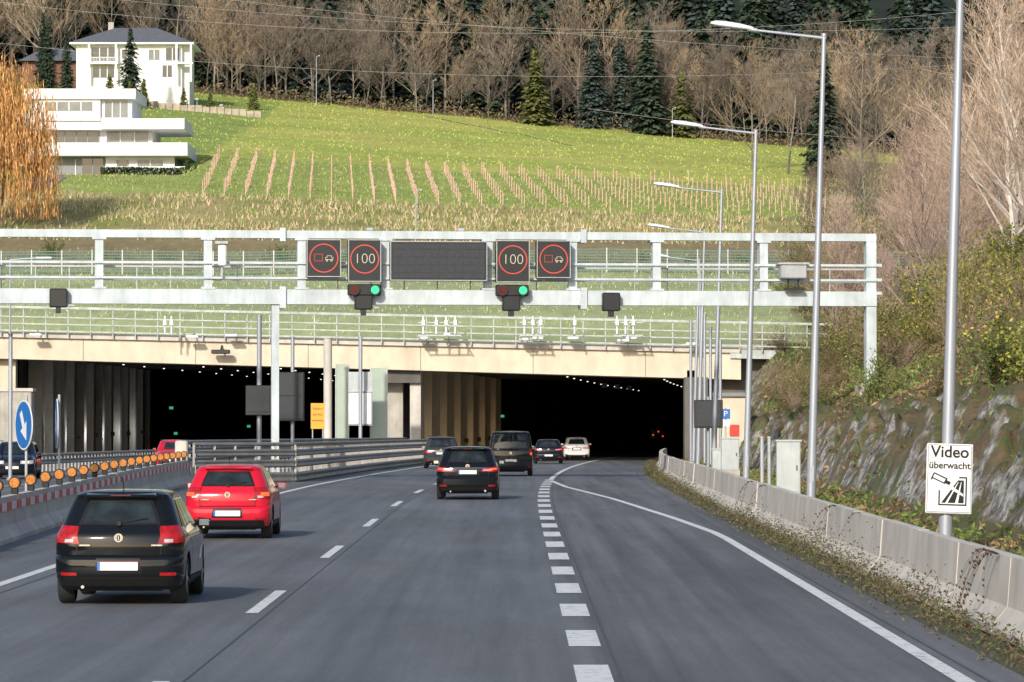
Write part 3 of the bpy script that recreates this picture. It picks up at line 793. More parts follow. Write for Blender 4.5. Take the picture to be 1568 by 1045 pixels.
WH=[(.55,.52,.47),(.42,.36,.30),(.44,.33,.25),(.48,.36,.26)]
bare=[bare_tree(11,21,15,BR,.40,2.0),bare_tree(12,23,16,TAN,.38,1.8),bare_tree(13,19,15,BR,.45,2.0),bare_tree(14,22,14,BR,.36,1.8)]
near=[bare_tree(21,13,17,PK,.42,.8,.8,low=.08),bare_tree(22,14,17,BR,.40,.9,.8,low=.08),bare_tree(23,12,18,TAN,.45,.9,.7,low=.08),bare_tree(24,14,16,PK,.38,.8,.9,low=.1)]
birch=[bare_tree(31,15,18,WH,.35,.8,.7,low=.15)]
GR=[(.044,.068,.044),(.050,.076,.046),(.036,.056,.042),(.058,.084,.048)]
GB=[(.06,.085,.072),(.055,.08,.07)]
LG=[(.15,.17,.05),(.17,.18,.06)]
con=[conifer(1,25,5.0,GR),conifer(2,22,4.4,GR),conifer(3,26,5.4,GR[:2]),conifer(4,24,5.0,GB)]
lgc=conifer(5,15,3.4,LG)
def inst(me,name,x,y,z,s,parent=None,rz=None):
    o=bpy.data.objects.new(name,me); scene.collection.objects.link(o); o.location=(x,y,z); o.scale=(s*random.uniform(.9,1.1),)*2+(s,); o.rotation_euler=(0,0,random.uniform(0,6.28) if rz is None else rz)
    if parent: o.parent=parent
    return o
fo=empty('forest')
rows=[(604,4.0,.0,.66),(609,4.2,.03,.82),(616,4.6,.18,.92),(625,5.0,.48,.98),(635,5.0,.78,1),(648,5.4,.97,1.1),(664,6,1,1.15)]
for y,sp,pc,sc in rows:
    w=96*y/600; x=-w
    while x<w:
        xx=x+random.uniform(-1.6,1.6); yy=y+random.uniform(-2.5,2.5)
        cl=fbm(xx*.035,y*.02,11); p=pc+.35*cl+(.06 if (-8<xx<30) else 0)
        if y<612 and xx<-48 and xx>-75: x+=sp; continue
        if random.random()<p: inst(random.choice(con),'spruce',xx,yy,T(xx,yy)-.3,sc*random.uniform(.7,1.1),fo)
        else: inst(random.choice(bare),'bare_broadleaf',xx,yy,T(xx,yy)-.3,sc*random.uniform(.6,1.12),fo)
        x+=sp*random.uniform(.6,1.3)
n=9000; xs_=rng.uniform(-110,95,n); ys_=600+rng.normal(4,2,n)
P=np.array([(a,b,T(a,b)+abs(random.gauss(0,1.1))) for a,b in zip(xs_,ys_)])
cloud('forest_undergrowth',leafquads(P,.6,1,.5),pick([(.16,.13,.085),(.22,.17,.10),(.09,.10,.045),(.26,.18,.12)],n))
for x,y,s in ((3,601,.80),(26,603,.7)): inst(lgc,'young_larch',x,y,T(x,y),s)
cnt=0
for k in range(900):
    y=random.uniform(185,400); x=random.uniform(14,62)
    s=x-9-off(y); u=790+5900*x/y
    if s<7 or u<1165+ (25 if y>300 else 0) or u>1640: continue
    if y<250 and x<20: continue
    z=(E(x,y) if y<258 else T(x,y))
    me=random.choice(near) if random.random()<.93 else birch[0]
    sc=random.uniform(.5,.95)*(.72+.5*(u-1160)/400)
    inst(me,'bare_tree' if me is not birch[0] else 'birch_tree',x,y,z-.2,sc); cnt+=1
    if cnt>54: break
for x,y,s in ((22,160,.8),(24.5,180,.95),(27,205,1.1),(21.5,150,.6)):
    inst(birch[0],'birch_tree',x,y,E(x,y)-.2,s)
for k in range(12):
    x=30+4.5*k+random.uniform(-1,1); y=505+random.uniform(-30,40)-k*3
    inst(random.choice(bare+con[:1]),'bare_tree',x,y,T(x,y)-.2,random.uniform(.6,.9))
def bush(seed,H,leafpal,nl,ls,twig=(.20,.145,.10)):
    r=random.Random(seed);Q=[];C=[]
    for i in range(34):
        a=r.uniform(0,6.28);p=Vector((r.uniform(-.4,.4),r.uniform(-.4,.4),-.1));d=Vector((math.cos(a)*r.uniform(.1,.9),math.sin(a)*r.uniform(.1,.9),1)).normalized();L=H*r.uniform(.5,1.1)
        for j in range(6):
            d=(d+Vector((r.uniform(-.15,.15),r.uniform(-.15,.15),r.uniform(-.12,.05)))).normalized();q=p+d*L/6;w=.016*(1-j/8)
            u=d.cross(Vector((0,1,0))).normalized(); Q.append((p-u*w,p+u*w,q+u*w*.8,q-u*w*.8)); C.append(tuple(t*r.uniform(.8,1.3) for t in twig))
            for s in range(3):
                e_=(d+Vector((r.uniform(-1,1),r.uniform(-1,1),r.uniform(-.2,.8)))).normalized()*H*.16; u2=e_.cross(Vector((0,1,0))).normalized()*.008; Q.append((q-u2,q+u2,q+e_+u2*.5,q+e_-u2*.5)); C.append(tuple(t*1.2 for t in twig))
                for l in range(nl):
                    c=q+e_*r.uniform(.2,1.1)+Vector((r.uniform(-.15,.15),r.uniform(-.15,.15),r.uniform(-.15,.15)))
                    A=Vector((r.uniform(-1,1),r.uniform(-1,1),r.uniform(-1,1))).normalized()*ls;B=A.cross(Vector((r.random(),r.random(),r.random()+.1))).normalized()*ls*.6
                    cc=leafpal[r.randrange(len(leafpal))];v=r.uniform(.6,1.3); Q.append((c-A,c+B,c+A,c-B)); C.append(tuple(t*v for t in cc))
            p=q
    return cloud('bush_mesh',[[tuple(a) for a in q] for q in Q],C,link=False)
YG=[(.30,.30,.06),(.18,.22,.05),(.44,.37,.07),(.12,.16,.04)]
bs=[bush(1,2.8,YG,2,.07),bush(2,3.0,[(.13,.17,.045),(.17,.19,.05),(.29,.25,.07)],2,.07),bush(3,2.4,[(.24,.145,.08),(.18,.12,.07)],1,.05),bush(4,2.6,[(.13,.18,.045),(.11,.15,.04)],3,.07),bush(5,3.0,[(.20,.14,.08),(.16,.145,.06)],1,.05,(.26,.19,.145))]
sh=empty('embankment_shrubs')
for k in range(320):
    y=random.uniform(50,255); s=random.uniform(3.2,20)
    x=9+off(y)+s; u=790+5900*x/y
    if u>1680 or (y>138 and y<156 and 12.4<x<16.5) or (y<150 and 13<x<15.5 and y>120 and random.random()<.7): continue
    sc=random.uniform(.35,.95)*(.65+min(.7,s/14))
    cl=fbm(x*.12,y*.05,21)
    inst(bs[random.choice((0,1,0,3) if cl>.0 else (4,2,1,4,3))],'shrub',x,y,E(x,y),sc,sh)
for k in range(70):
    y=random.uniform(258,345); x=9+off(y)+random.uniform(5,26)
    inst(bs[random.choice((1,2,3,4))],'shrub',x,y,T(x,y),random.uniform(.7,1.4),sh)
hb=empty('hillside_hedge')
for k in range(120):
    x=-64+k*.95; y=330+random.uniform(-2,4)
    if random.random()<.85: inst(bs[random.choice((2,4,3,2))],'shrub',x,y,T(x,y)-.3,random.uniform(.35,.8),hb)
n=90000
yv=30+rng.random(n)**1.2*225; sv=rng.uniform(-2.2,14,n)
P=[];C=[];SZ=[]
for a,s in zip(yv,sv):
    x=9+off(a)+s
    if .3<s<2.8 and (random.random()<.6 or fbm(x*.5,a*.3,8)<.02): continue
    if s<.3 and fbm(x*.6,a*.3)<-.1 and random.random()<.6: continue
    if 790+5900*x/a>1640: continue
    P.append((x,a,E(x,a)+random.uniform(.0,.15))); SZ.append(.10+.0009*a)
    g_=fbm(x*.3,a*.2,5)
    C.append(((.13,.19,.045) if g_>-.02 else (.20,.14,.075)) if random.random()<.7 else ((.30,.22,.11) if random.random()<.5 else (.09,.12,.04)))
P=np.array(P);C=np.array(C)*rng.uniform(.6,1.3,(len(P),1))
cloud('embankment_grass',leafquads(P,np.array(SZ),1.2,.45),C)

def willow():
    r=random.Random(3);Q=[];C=[]
    base_=bare_tree(41,14,14,[(.14,.10,.07),(.2,.13,.08),(.34,.20,.10),(.44,.25,.12)],.5,1.4,.6)
    for i in range(1500):
        a=r.uniform(0,6.28);rr=5.4*math.sqrt(r.random());h=13.5-.24*rr*rr*r.uniform(.5,1.2)+r.uniform(-5,1)
        x,y=rr*math.cos(a),rr*math.sin(a); L=r.uniform(1.0,6.0); L=min(L,h-.8); m=int(L/.28)
        v0=r.uniform(.65,1.25); lx_,ly_=r.uniform(-.05,.05),r.uniform(-.05,.05)
        for j in range(m):
            z=h-j*.28; x+=r.uniform(-.10,.10)+lx_; y+=r.uniform(-.10,.10)+ly_
            c=r.choice([(.66,.34,.12),(.58,.29,.10),(.74,.43,.17),(.48,.25,.09)]); w=.05*r.uniform(.5,1.3)
            aa=r.uniform(0,3.14); ux,uy=math.cos(aa)*w,math.sin(aa)*w
            Q.append(((x-ux,y-uy,z),(x,y,z+.2),(x+ux,y+uy,z-.05),(x+ux*.3,y+uy*.3,z-.28))); C.append(tuple(t*v0 for t in c))
    return base_,cloud('willow_leaves',Q,C,link=False)
bt,wlv=willow()
e=empty('golden_willow',(-46.9,352,T(-46.9,352)-.2))
for me,nm in ((bt,'trunk_and_limbs'),(wlv,'hanging_foliage')):
    o=bpy.data.objects.new(nm,me); scene.collection.objects.link(o); o.parent=e; o.scale=(.95,.95,1.15)
for x,y,s in ((-70.5,580,.42),(-67.5,578,.38),(-72.5,590,.45)): inst(con[0],'columnar_conifer',x,y,T(x,y),s).scale=(s*.7,s*.7,s)
inst(con[1],'garden_spruce',-54.6,545,T(-54.6,545)-.5,.53)
for x,y,s in ((-57,540,.34),(-54,538,.28),(-52.5,543,.30)): inst(lgc,'garden_shrub',x,y,T(x,y)-.2,s)
for x,y,s in ((-63,470,.3),(-48,556,.22),(-38.6,566,.28),(-44.5,560,.2)): inst(lgc,'garden_shrub',x,y,T(x,y)-.2,s)
for x,y,s in ((-78,560,.7),(-84,540,.75),(-74,600,.9),(-80,610,1.0)): inst(bare[1],'bare_tree',x,y,T(x,y)-.2,s)
n=5000; P=np.stack([rng.uniform(-45.5,-35.8,n),422+rng.uniform(-.6,.6,n),28.4+rng.uniform(0,1.7,n)],1)
P[:,2]=np.array([T(a,422) for a in P[:,0]])+rng.uniform(0,1.0,n)
cloud('clipped_hedge',leafquads(P,.22,1,.8),pick([(.03,.055,.02),(.04,.07,.025),(.055,.08,.03)],n))

# ------------------------------------------------------------------ houses
e=empty('modern_white_house'); mb=MB(); by=430
def W(x0,x1,z0,z1,y,m=WIN,fr=True,nd=3):
    mb.box(x0,x1,y-.02,y+.03,z0,z1,m)
    for k in range(nd+1):
        xx=x0+(x1-x0)*k/nd; mb.box(xx-.05,xx+.05,y-.06,y-.021,z0,z1,GREYP if m is WIN else WHITEP)
mb.box(-54.7,-43.1,by+2,by+13,35.2,37.6,WHITE); mb.box(-55.2,-42.6,by+1,by+14,37.6,38.75,WHITE); 
mb.box(-53.5,-46.6,by+1.4,by+2,35.2,37.6,WHITE); W(-46.2,-43.5,35.6,37.4,by+1.96,WIN2); W(-52.8,-47.4,36.3,37.3,by+1.36,WIN2,nd=4)
mb.box(-46.3,-37.0,by-.5,by+12,34.1,34.75,WHITE); mb.box(-55.5,-46.303,by+.5,by+12,34.1,35.0,WHITE)
mb.box(-46.3,-37.0,by-.5,by-.4,34.75,35.3,WHITE); mb.box(-37.1,-37.0,by-.399,by+10,34.75,35.3,WHITE)
mb.box(-52.5,-40.8,by+2,by+12,31.8,34.1,WHITE); W(-51.9,-46.8,32.3,34.0,by+1.96,WIN,nd=4); W(-46.0,-41.2,32.3,34.0,by+1.95,WIN2,nd=3)
mb.box(-53.6,-36.6,by-1.2,by+12,31.1,31.8,WHITE); mb.box(-53.6,-36.6,by-1.2,by-1.1,31.8,32.55,WHITE); mb.box(-36.7,-36.6,by-1.099,by+10,31.8,32.55,WHITE)
mb.box(-52.8,-38.2,by+1,by+12,27,31.1,GREYP); mb.box(-45.9,-38.2,by+.6,by+.999,28.0,31.1,WHITE); W(-52.2,-49.3,28.6,30.8,by+.96,GREYP,nd=1); W(-48.6,-46.2,28.6,30.9,by+.95,WIN,nd=2); W(-44.6,-43.4,29.2,30.7,by+.55,WIN,nd=1); W(-42.4,-39.4,29.6,30.7,by+.55,WIN2,nd=2)
mb.box(-45.8,-36.9,by-1.0,by-.8,28.2,29.9,WHITE)
mb.box(-56.5,-53.61,by+1,by+12,30,36,WHITE)
mb.build('storeys_and_terraces',e)
mb=MB(); DR=mat('driveway_grey',(.26,.26,.26),.9,var=.1)
for i in range(12):
    y0=387+i*3.6;y1=y0+3.6; mb.face([(-50,y0,T(-50,y0)+.06),(-46.6,y0,T(-46.6,y0)+.06),(-46.8,y1,T(-46.8,y1)+.06),(-50.5,y1,T(-50.5,y1)+.06)],DR)
mb.build('driveway')
e=empty('white_villa'); mb=MB(); by=560; gz=51.0
mb.box(-64,-48.6,by,by+11,gz-4,gz+5.0,WHITE)
mb.box(-49.5,-47.6,by+1,by+9,gz-4,gz+5.0,WHITE)
hx0,hx1,hy0,hy1=-64.9,-46.8,by-1.2,by+12.2; z0=gz+5.0;z1=gz+8.0
vs=[(hx0,hy0,z0+.25),(hx1,hy0,z0+.25),(hx1,hy1,z0+.25),(hx0,hy1,z0+.25),(hx0+6,by+5.5,z1),(hx1-6,by+5.5,z1)]
mb.mesh(vs,[(0,1,5,4),(1,2,5),(2,3,4,5),(3,0,4)],ROOF); mb.box(hx0,hx1,hy0,hy1,z0+.003,z0+.25,WHITE)
mb.box(-60,-59.2,by+6,by+6.8,z1-.8,z1+.9,CONC)
def W2(x0,x1,a,b,m=WIN,nd=2):
    mb.box(x0,x1,by-.04,by+.02,gz+a,gz+b,m)
    for k in range(nd+1):
        xx=x0+(x1-x0)*k/nd; mb.box(xx-.06,xx+.06,by-.09,by-.041,gz+a,gz+b,WHITEP)
W2(-61.8,-58.2,2.6,4.6,WIN,3); W2(-61.6,-58.4,.2,2.0,WIN,3); W2(-53.5,-51.8,2.8,4.3,WIN2,2); W2(-51.0,-49.0,2.7,4.5,WIN,2); W2(-51.5,-50,.3,2,WIN,2); W2(-57.4,-56.6,3,4.3,WIN,1)
mb.box(-62.2,-57.8,by-1.4,by-.001,gz+2.1,gz+2.35,WHITE)
for k in range(22): mb.box(-62.2+k*.208,-62.15+k*.208,by-1.4,by-1.35,gz+2.35,gz+3.0,WHITEP)
mb.box(-62.2,-57.8,by-1.42,by-1.33,gz+3.0,gz+3.08,WHITEP)
for x in (-62,-58.1,-49.3,-47.2): mb.box(x-.15,x+.15,by-1.35,by-1.05,gz-.5,z0,WHITE)
mb.box(-49.6,-46.9,by-1.4,by-.001,gz+2.1,gz+2.35,WHITE)
mb.build('walls_and_roof',e)
e=empty('brick_house'); mb=MB(); BRK=mat('brown_brick',(.20,.10,.07),.9,var=.2,scale=3)
mb.box(-76,-66.5,592,600,48,56.5,BRK); mb.mesh([(-76.5,591,56.5),(-66,591,56.5),(-66,601,56.5),(-76.5,601,56.5),(-73,596,59),(-69,596,59)],[(0,1,5,4),(1,2,5),(2,3,4,5),(3,0,4)],ROOF); mb.box(-70,-68.5,591.9,591.99,53,54.5,WIN); mb.build('walls_and_roof',e)
mb=MB(); 
for k in range(16):
    x0=-53+k*1.05; z=T(x0,548); mb.box(x0,x0+1.0,547.6,548.4,z-1,z+.8+.1*math.sin(k*2.1),STONE,.06)
mb.build('garden_wall')
mb=MB()
for x,h in ((-45.5,1.6),(-47,1.2),(-42,1.0)): mb.cyl((x,549,T(x,549)),(x,549,T(x,549)+h),.05,GALV); mb.cyl((x,549,T(x,549)+h),(x,549,T(x,549)+h+.25),.28,CONCL,.34)
mb.build('bird_bath')
mb=MB()
WIRE=mat('wire_aluminium',(.42,.43,.43),.4,.3)
def wire(u0,v0,u1,v1,d,sag):
    (x0,z0),(x1,z1)=atB(u0,v0,d),atB(u1,v1,d); n=24; pr=None
    for i in range(n+1):
        f=i/n; p=(x0+(x1-x0)*f,d,z0+(z1-z0)*f-sag*4*f*(1-f))
        if pr: mb.cyl(pr,p,.02,WIRE,n=4,cap=False)
        pr=p
for a in ((-60,-30,1640,32,520,3.5),(-60,-5,1640,-2,500,4.5),(-60,58,1640,85,540,4.0),(-60,-55,1640,95,515,2.0),(900,165,1640,225,480,1.0)): wire(*a)
mb.build('power_lines')

# ------------------------------------------------------------------ cars
def paint(name,c,rough=.07):
    return mat(name,c,rough,0,var=.05,scale=1,coat=0)
def make_car(name,x,y,P_,L=4.0,w=.84,H=1.46,belt=.93,kind='hatch',face=0,lit=False,lights='block',wr=.31,lower=BLACKP,rr=.24):
    b=belt
    if kind=='hatch':
        K=[(.19,.20,L-.12,w*.88,rr,.3),(.25,.09,L-.05,w*.95,rr,.3),(.36,.02,L,w*.99,rr,.34),(.48,.0,L,w,rr,.36),(.58,.01,L,w,rr,.36),(.62,.04,L-.01,w,rr,.36),(.64,.085,L-.02,w*1.0,rr,.36),
           (.74,.08,L-.10,w,rr,.36),(b-.12,.085,L-.40,w*.995,rr,.36),(b-.04,.10,L-.8,w*.98,rr,.34),(b+.0,.125,L-.98,w*.955,rr,.32),(b+.03,.15,L-1.06,w*.935,rr,.32),
           (b+.2,.27,L-1.40,w*.86,rr*.95,.3),(H-.12,.43,L-1.78,w*.765,rr*.95,.26),(H-.06,.40,L-1.92,w*.72,rr*.95,.25),(H-.03,.44,L-2.05,w*.665,rr,.25),(H-.012,.52,L-2.15,w*.58,rr,.25),(H-.003,.66,L-2.3,w*.46,rr*.9,.25)]
    elif kind=='van':
        K=[(.22,.14,L-.12,w*.92,.12,.3),(.28,.05,L-.05,w*.97,.12,.3),(.42,.0,L,w,.13,.34),(.62,.0,L-.02,w,.13,.36),(.68,.05,L-.05,w,.13,.36),
           (.9,.05,L-.3,w,.13,.36),(b,.06,L-.7,w*.985,.13,.34),(b+.05,.08,L-.85,w*.975,.13,.32),
           (b+.4,.13,L-1.35,w*.93,.13,.3),(H-.12,.20,L-1.7,w*.875,.13,.26),(H-.05,.17,L-1.85,w*.84,.13,.25),(H-.015,.25,L-2.0,w*.77,.15,.25),(H-.003,.4,L-2.2,w*.6,.15,.25)]
    else:
        K=[(.20,.20,L-.12,w*.89,rr,.3),(.26,.09,L-.05,w*.96,rr,.3),(.40,.01,L,w,rr,.34),(.58,.0,L,w,rr,.36),(.64,.04,L-.01,w,rr,.36),(.68,.10,L-.03,w,rr,.36),
           (.80,.09,L-.12,w,rr,.36),(b-.08,.10,L-.8,w*.985,rr,.36),(b-.02,.13,L-1.1,w*.955,rr,.34),(b+.03,.17,L-1.25,w*.93,rr,.32),
           (b+.2,.32,L-1.55,w*.86,rr,.3),(H-.13,.52,L-1.95,w*.775,rr*.95,.26),(H-.06,.44,L-2.1,w*.73,rr*.95,.25),(H-.03,.49,L-2.2,w*.68,rr,.25),(H-.012,.57,L-2.3,w*.6,rr,.25),(H-.003,.72,L-2.45,w*.48,rr*.9,.25)]
    def kv(z):
        if z<=K[0][0]: return K[0][1:]
        for a,c in zip(K,K[1:]):
            if z<=c[0]:
                f=(z-a[0])/(c[0]-a[0]); return tuple(a[i]+(c[i]-a[i])*f for i in range(1,6))
        return K[-1][1:]
    def pt(q,z):
        s=1 if q>=0 else -1; p=abs(q); yr,yf,ww,r1,r2=kv(z); bul=.09
        ys_=yr+bul*((ww-r1)/ww)**2
        if p<=1: X=p*(ww-r1); Y=yr+bul*(X/ww)**2
        elif p<=2: a=(p-1)*math.pi/2; X=ww-r1+r1*math.sin(a); Y=ys_+r1*(1-math.cos(a))
        elif p<=3: X=ww; Y=ys_+r1+(yf-r2-.1-ys_-r1)*(p-2)
        elif p<=4: a=(p-3)*math.pi/2; X=ww-r2+r2*math.cos(a); Y=yf-.1-r2+r2*math.sin(a)
        else: X=(ww-r2)*(5-p); Y=yf-.1+.1*(1-(X/(ww-r2))**2)
        f=max(0,(Y-.62*L)/(.38*L)); X*=1-.07*f*f
        f=max(0,(.25*L-Y)/(.25*L)); X*=1-.045*f*f
        return Vector((s*X,Y,z))
    e=empty(name,(x,y,zr(y)+.008),(0,0,face))
    qs=[i/6 for i in range(6)]+[1+i/8 for i in range(8)]+[2+i/18 for i in range(18)]+[3+i/7 for i in range(7)]+[4+i/6 for i in range(6)]+[5]
    ring=qs+[-q for q in reversed(qs[1:-1])]
    zs=[]
    for a,c in zip(K,K[1:]):
        n=max(1,int(round((c[0]-a[0])/.05)))
        for i in range(n): zs.append(a[0]+(c[0]-a[0])*i/n)
    zs.append(K[-1][0])
    vs=[];fs=[];n=len(ring);ms=[]
    for z in zs: vs+=[tuple(pt(q,z)) for q in ring]
    for j in range(len(zs)-1):
        for i in range(n):
            k=(i+1)%n; fs.append((j*n+i,j*n+k,(j+1)*n+k,(j+1)*n+i)); ms.append(1 if zs[j]<.24 else 0)
    fs.append(tuple(reversed(range(n)))); ms.append(1)
    cidx=len(vs); ytop=[v[1] for v in vs[-n:]]; vs.append((0,(min(ytop)+max(ytop))/2,H+.008))
    for i in range(n): fs.append(((len(zs)-1)*n+i,(len(zs)-1)*n+(i+1)%n,cidx)); ms.append(0)
    me=bpy.data.meshes.new('body'); me.from_pydata(vs,[],fs); me.materials.append(P_); me.materials.append(lower)
    me.polygons.foreach_set('material_index',ms); me.update()
    bm=bmesh.new(); bm.from_mesh(me); bmesh.ops.recalc_face_normals(bm,faces=bm.faces); bm.to_mesh(me); bm.free()
    body=bpy.data.objects.new('body',me); scene.collection.objects.link(body)
    axr=.19*L; axf=L-.20*L; 
    cb=MB()
    for ay in (axr,axf):
        for s in (-1,1): cb.cyl((s*(w-.30),ay,wr),(s*(w+.3),ay,wr),wr+.055,BLACKP,n=32)
    cut=cb.build('cut'); bm=bmesh.new(); bm.from_mesh(cut.data); bmesh.ops.remove_doubles(bm,verts=bm.verts,dist=1e-4); bmesh.ops.recalc_face_normals(bm,faces=bm.faces); bm.to_mesh(cut.data); bm.free()
    cut.data.materials.clear(); cut.data.materials.append(P_); cut.data.materials.append(lower); cut.data.polygons.foreach_set('material_index',[1]*len(cut.data.polygons))
    md=body.modifiers.new('b','BOOLEAN'); md.operation='DIFFERENCE'; md.object=cut; md.solver='EXACT'
    dg=bpy.context.evaluated_depsgraph_get(); nm=bpy.data.meshes.new_from_object(body.evaluated_get(dg))
    body.modifiers.clear(); bpy.data.objects.remove(cut)
    if len(nm.polygons)>500: body.data=nm
    bm=bmesh.new(); bm.from_mesh(body.data)
    for f in bm.faces: f.smooth=True
    for ed in bm.edges:
        if len(ed.link_faces)==2: ed.smooth = ed.calc_face_angle(0)<R(28)
    bm.to_mesh(body.data); bm.free(); body.parent=e
    mb=MB()
    def patch(cs,m,o=.006,nq=14,nz=6):
        g=[]
        for j in range(nz+1):
            t=j/nz
            for i in range(nq+1):
                s=i/nq
                q=(cs[0][0]*(1-s)+cs[1][0]*s)*(1-t)+(cs[3][0]*(1-s)+cs[2][0]*s)*t
                z=(cs[0][1]*(1-s)+cs[1][1]*s)*(1-t)+(cs[3][1]*(1-s)+cs[2][1]*s)*t
                p=pt(q,z); dq=pt(q+.02,z)-pt(q-.02,z); dz=pt(q,z+.01)-pt(q,z-.01)
                if abs(q)<=.03: dq=Vector((1,0,0))
                if abs(q)>=4.98: dq=Vector((-1,0,0))
                nn=dq.cross(dz)
                if nn.length<1e-9: nn=Vector((0,-1,0))
                nn.normalize()
                c=Vector((0,L/2,.6)); 
                if nn.dot(p-c)<0: nn=-nn
                g.append(p+nn*o)
        fs=[(j*(nq+1)+i,j*(nq+1)+i+1,(j+1)*(nq+1)+i+1,(j+1)*(nq+1)+i) for j in range(nz) for i in range(nq)]
        mb.mesh(g,fs,m,True)
    def both(cs,m,**k):
        patch(cs,m,**k); patch([(-q,z) for q,z in cs],m,**k)
    van=kind=='van'
    zl,zh=(b+.09,H-.13) if not van else (b+.08,H-.16)
    patch([(-1.02,zl),(1.02,zl),(.98,zh),(-.98,zh)],BLACKP,o=.005); patch([(-.93,zl+.02),(.93,zl+.02),(.88,zh-.015),(-.88,zh-.015)],CGLASS,o=.010)
    zs_=b+.06
    both([(2.05,zs_),(2.36,zs_),(2.30,zh),(2.10,zh)],CGLASS); both([(2.39,zs_),(2.64,zs_),(2.62,zh),(2.34,zh)],CGLASS); both([(2.66,zs_),(2.97,zs_),(2.95,zh),(2.65,zh)],CGLASS)
    both([(4.05,b+.06),(5,b+.06),(5,zh),(4.08,zh)],CGLASS)
    for q in (2.30,2.61): both([(q,.30),(q+.005,.30),(q+.005,b),(q,b)],BLACKP,o=.003)
    both([(2.25,.27),(2.78,.27),(2.78,.34),(2.25,.34)],BLACKP,o=.01)
    for q in (2.38,2.62): both([(q,b-.14),(q+.035,b-.14),(q+.035,b-.115),(q,b-.115)],P_,o=.03,nq=2,nz=1)
    if lights=='block':
        both([(.86,.78),(1.85,.80),(1.8,1.01),(1.0,1.0)],LENS,o=.012); both([(1.0,.80),(1.3,.80),(1.3,.84),(1.02,.84)],LENSC,o=.016)
        if lit: both([(1.15,.83),(1.7,.83),(1.7,.90),(1.2,.90)],LENSLIT,o=.018)
    elif lights=='horiz':
        both([(.62,.79),(1.85,.80),(1.75,.94),(.66,.88)],LENS,o=.012); both([(.7,.82),(1.2,.83),(1.2,.86),(.7,.85)],LENSC,o=.016)
        if lit: both([(1.0,.84),(1.6,.85),(1.6,.89),(1.0,.88)],LENSLIT,o=.018)
    elif lights=='vert':
        both([(1.0,.85),(1.9,.85),(1.9,b+.1),(1.15,b+.1)],LENS,o=.012)
        if lit: both([(1.2,.9),(1.6,.9),(1.6,1.0),(1.2,1.0)],LENSLIT,o=.018)
    zp=.66 if van or kind=='estate' else .50
    if kind=='estate': zp=.78
    patch([(-.95,.63),(.95,.63),(.95,.642),(-.95,.642)],BLACKP,o=.004,nz=1)
    both([(.90,.64),(.92,.64),(.98,zl),(.96,zl)],BLACKP,o=.003)
    patch([(-.52,zp-.09),(.52,zp-.09),(.48,zp+.10),(-.48,zp+.10)],BLACKP,o=.004)
    yp=pt(0,zp)[1]-.02
    mb.box(-.26,.26,yp-.012,yp,zp-.055,zp+.055,PLATE,.004); mb.box(-.26,-.225,yp-.016,yp-.0125,zp-.054,zp+.054,BLUE); mb.box(-.26,.26,yp-.015,yp-.0125,zp+.056,zp+.06,REDM)
    patch([(-1.5,.25),(1.5,.25),(1.35,.37),(-1.35,.37)],BLACKP,o=.008)
    both([(.92,.38),(1.45,.38),(1.45,.42),(.92,.42)],LENS,o=.012,nz=1)
    mb.cyl((-.45*w/.84,.03,.235),(-.45*w/.84,.3,.235),.022,CHROME,n=10)
    if kind=='estate': 
        mb.cyl((.5,.03,.25),(.5,.3,.25),.03,CHROME,n=10); patch([(-.9,.885),(.9,.885),(.9,.90),(-.9,.90)],CHROME,o=.012,nz=1)
        for s in (-1,1): mb.cyl((s*.62*w/.9,L*.17+.4,H+.02),(s*.62*w/.9,L*.62,H+.02),.018,BLACKP,n=6)
    zb_=.86 if kind=='hatch' else (.98 if van else .95)
    yb=pt(0,zb_)[1]-.012
    mb.disc(0,yb-.004,zb_,.038,.056,CHROME,20); mb.disc(0,yb-.002,zb_,0,.038,BLACKP,20)
    for a in (-.028,.0,.028): mb.box(a-.006,a+.006,yb-.008,yb-.005,zb_-.03,zb_+.03,CHROME)
    if lights=='block':
        mb.box(-.50,-.36,pt(.5,.76)[1]-.022,pt(.5,.76)[1]-.012,.755,.775,CHROME); mb.box(.42,.56,pt(.6,.76)[1]-.022,pt(.6,.76)[1]-.010,.755,.775,CHROME)
    mb.cyl((0,pt(0,zl+.05)[1]-.03,zl+.03),(.36,pt(.5,zl+.10)[1]-.035,zl+.09),.009,BLACKP,n=6); yw=pt(0,zl)[1]; mb.cyl((0,yw+.03,zl+.02),(0,yw-.04,zl+.02),.03,BLACKP,n=10)
    ysp=pt(0,H-.08)[1]; kw=w/.84*.9
    vs_=[(-.50*kw,ysp+.24,H-.016),(.50*kw,ysp+.24,H-.016),(.48*kw,ysp-.05,H-.05),(-.48*kw,ysp-.05,H-.05),(-.52*kw,ysp+.2,H-.09),(.52*kw,ysp+.2,H-.09),(.50*kw,ysp-.045,H-.078),(-.50*kw,ysp-.045,H-.078)]
    mb.mesh(vs_,[(0,1,2,3),(4,7,6,5),(3,2,6,7),(0,3,7,4),(1,5,6,2)],P_)
    mb.box(-.13,.13,ysp-.058,ysp-.0505,H-.072,H-.056,LENSOFF)
    mb.cyl((0,ysp+.35,H-.0),(0,ysp+.22,H+.16),.006,BLACKP,n=5)
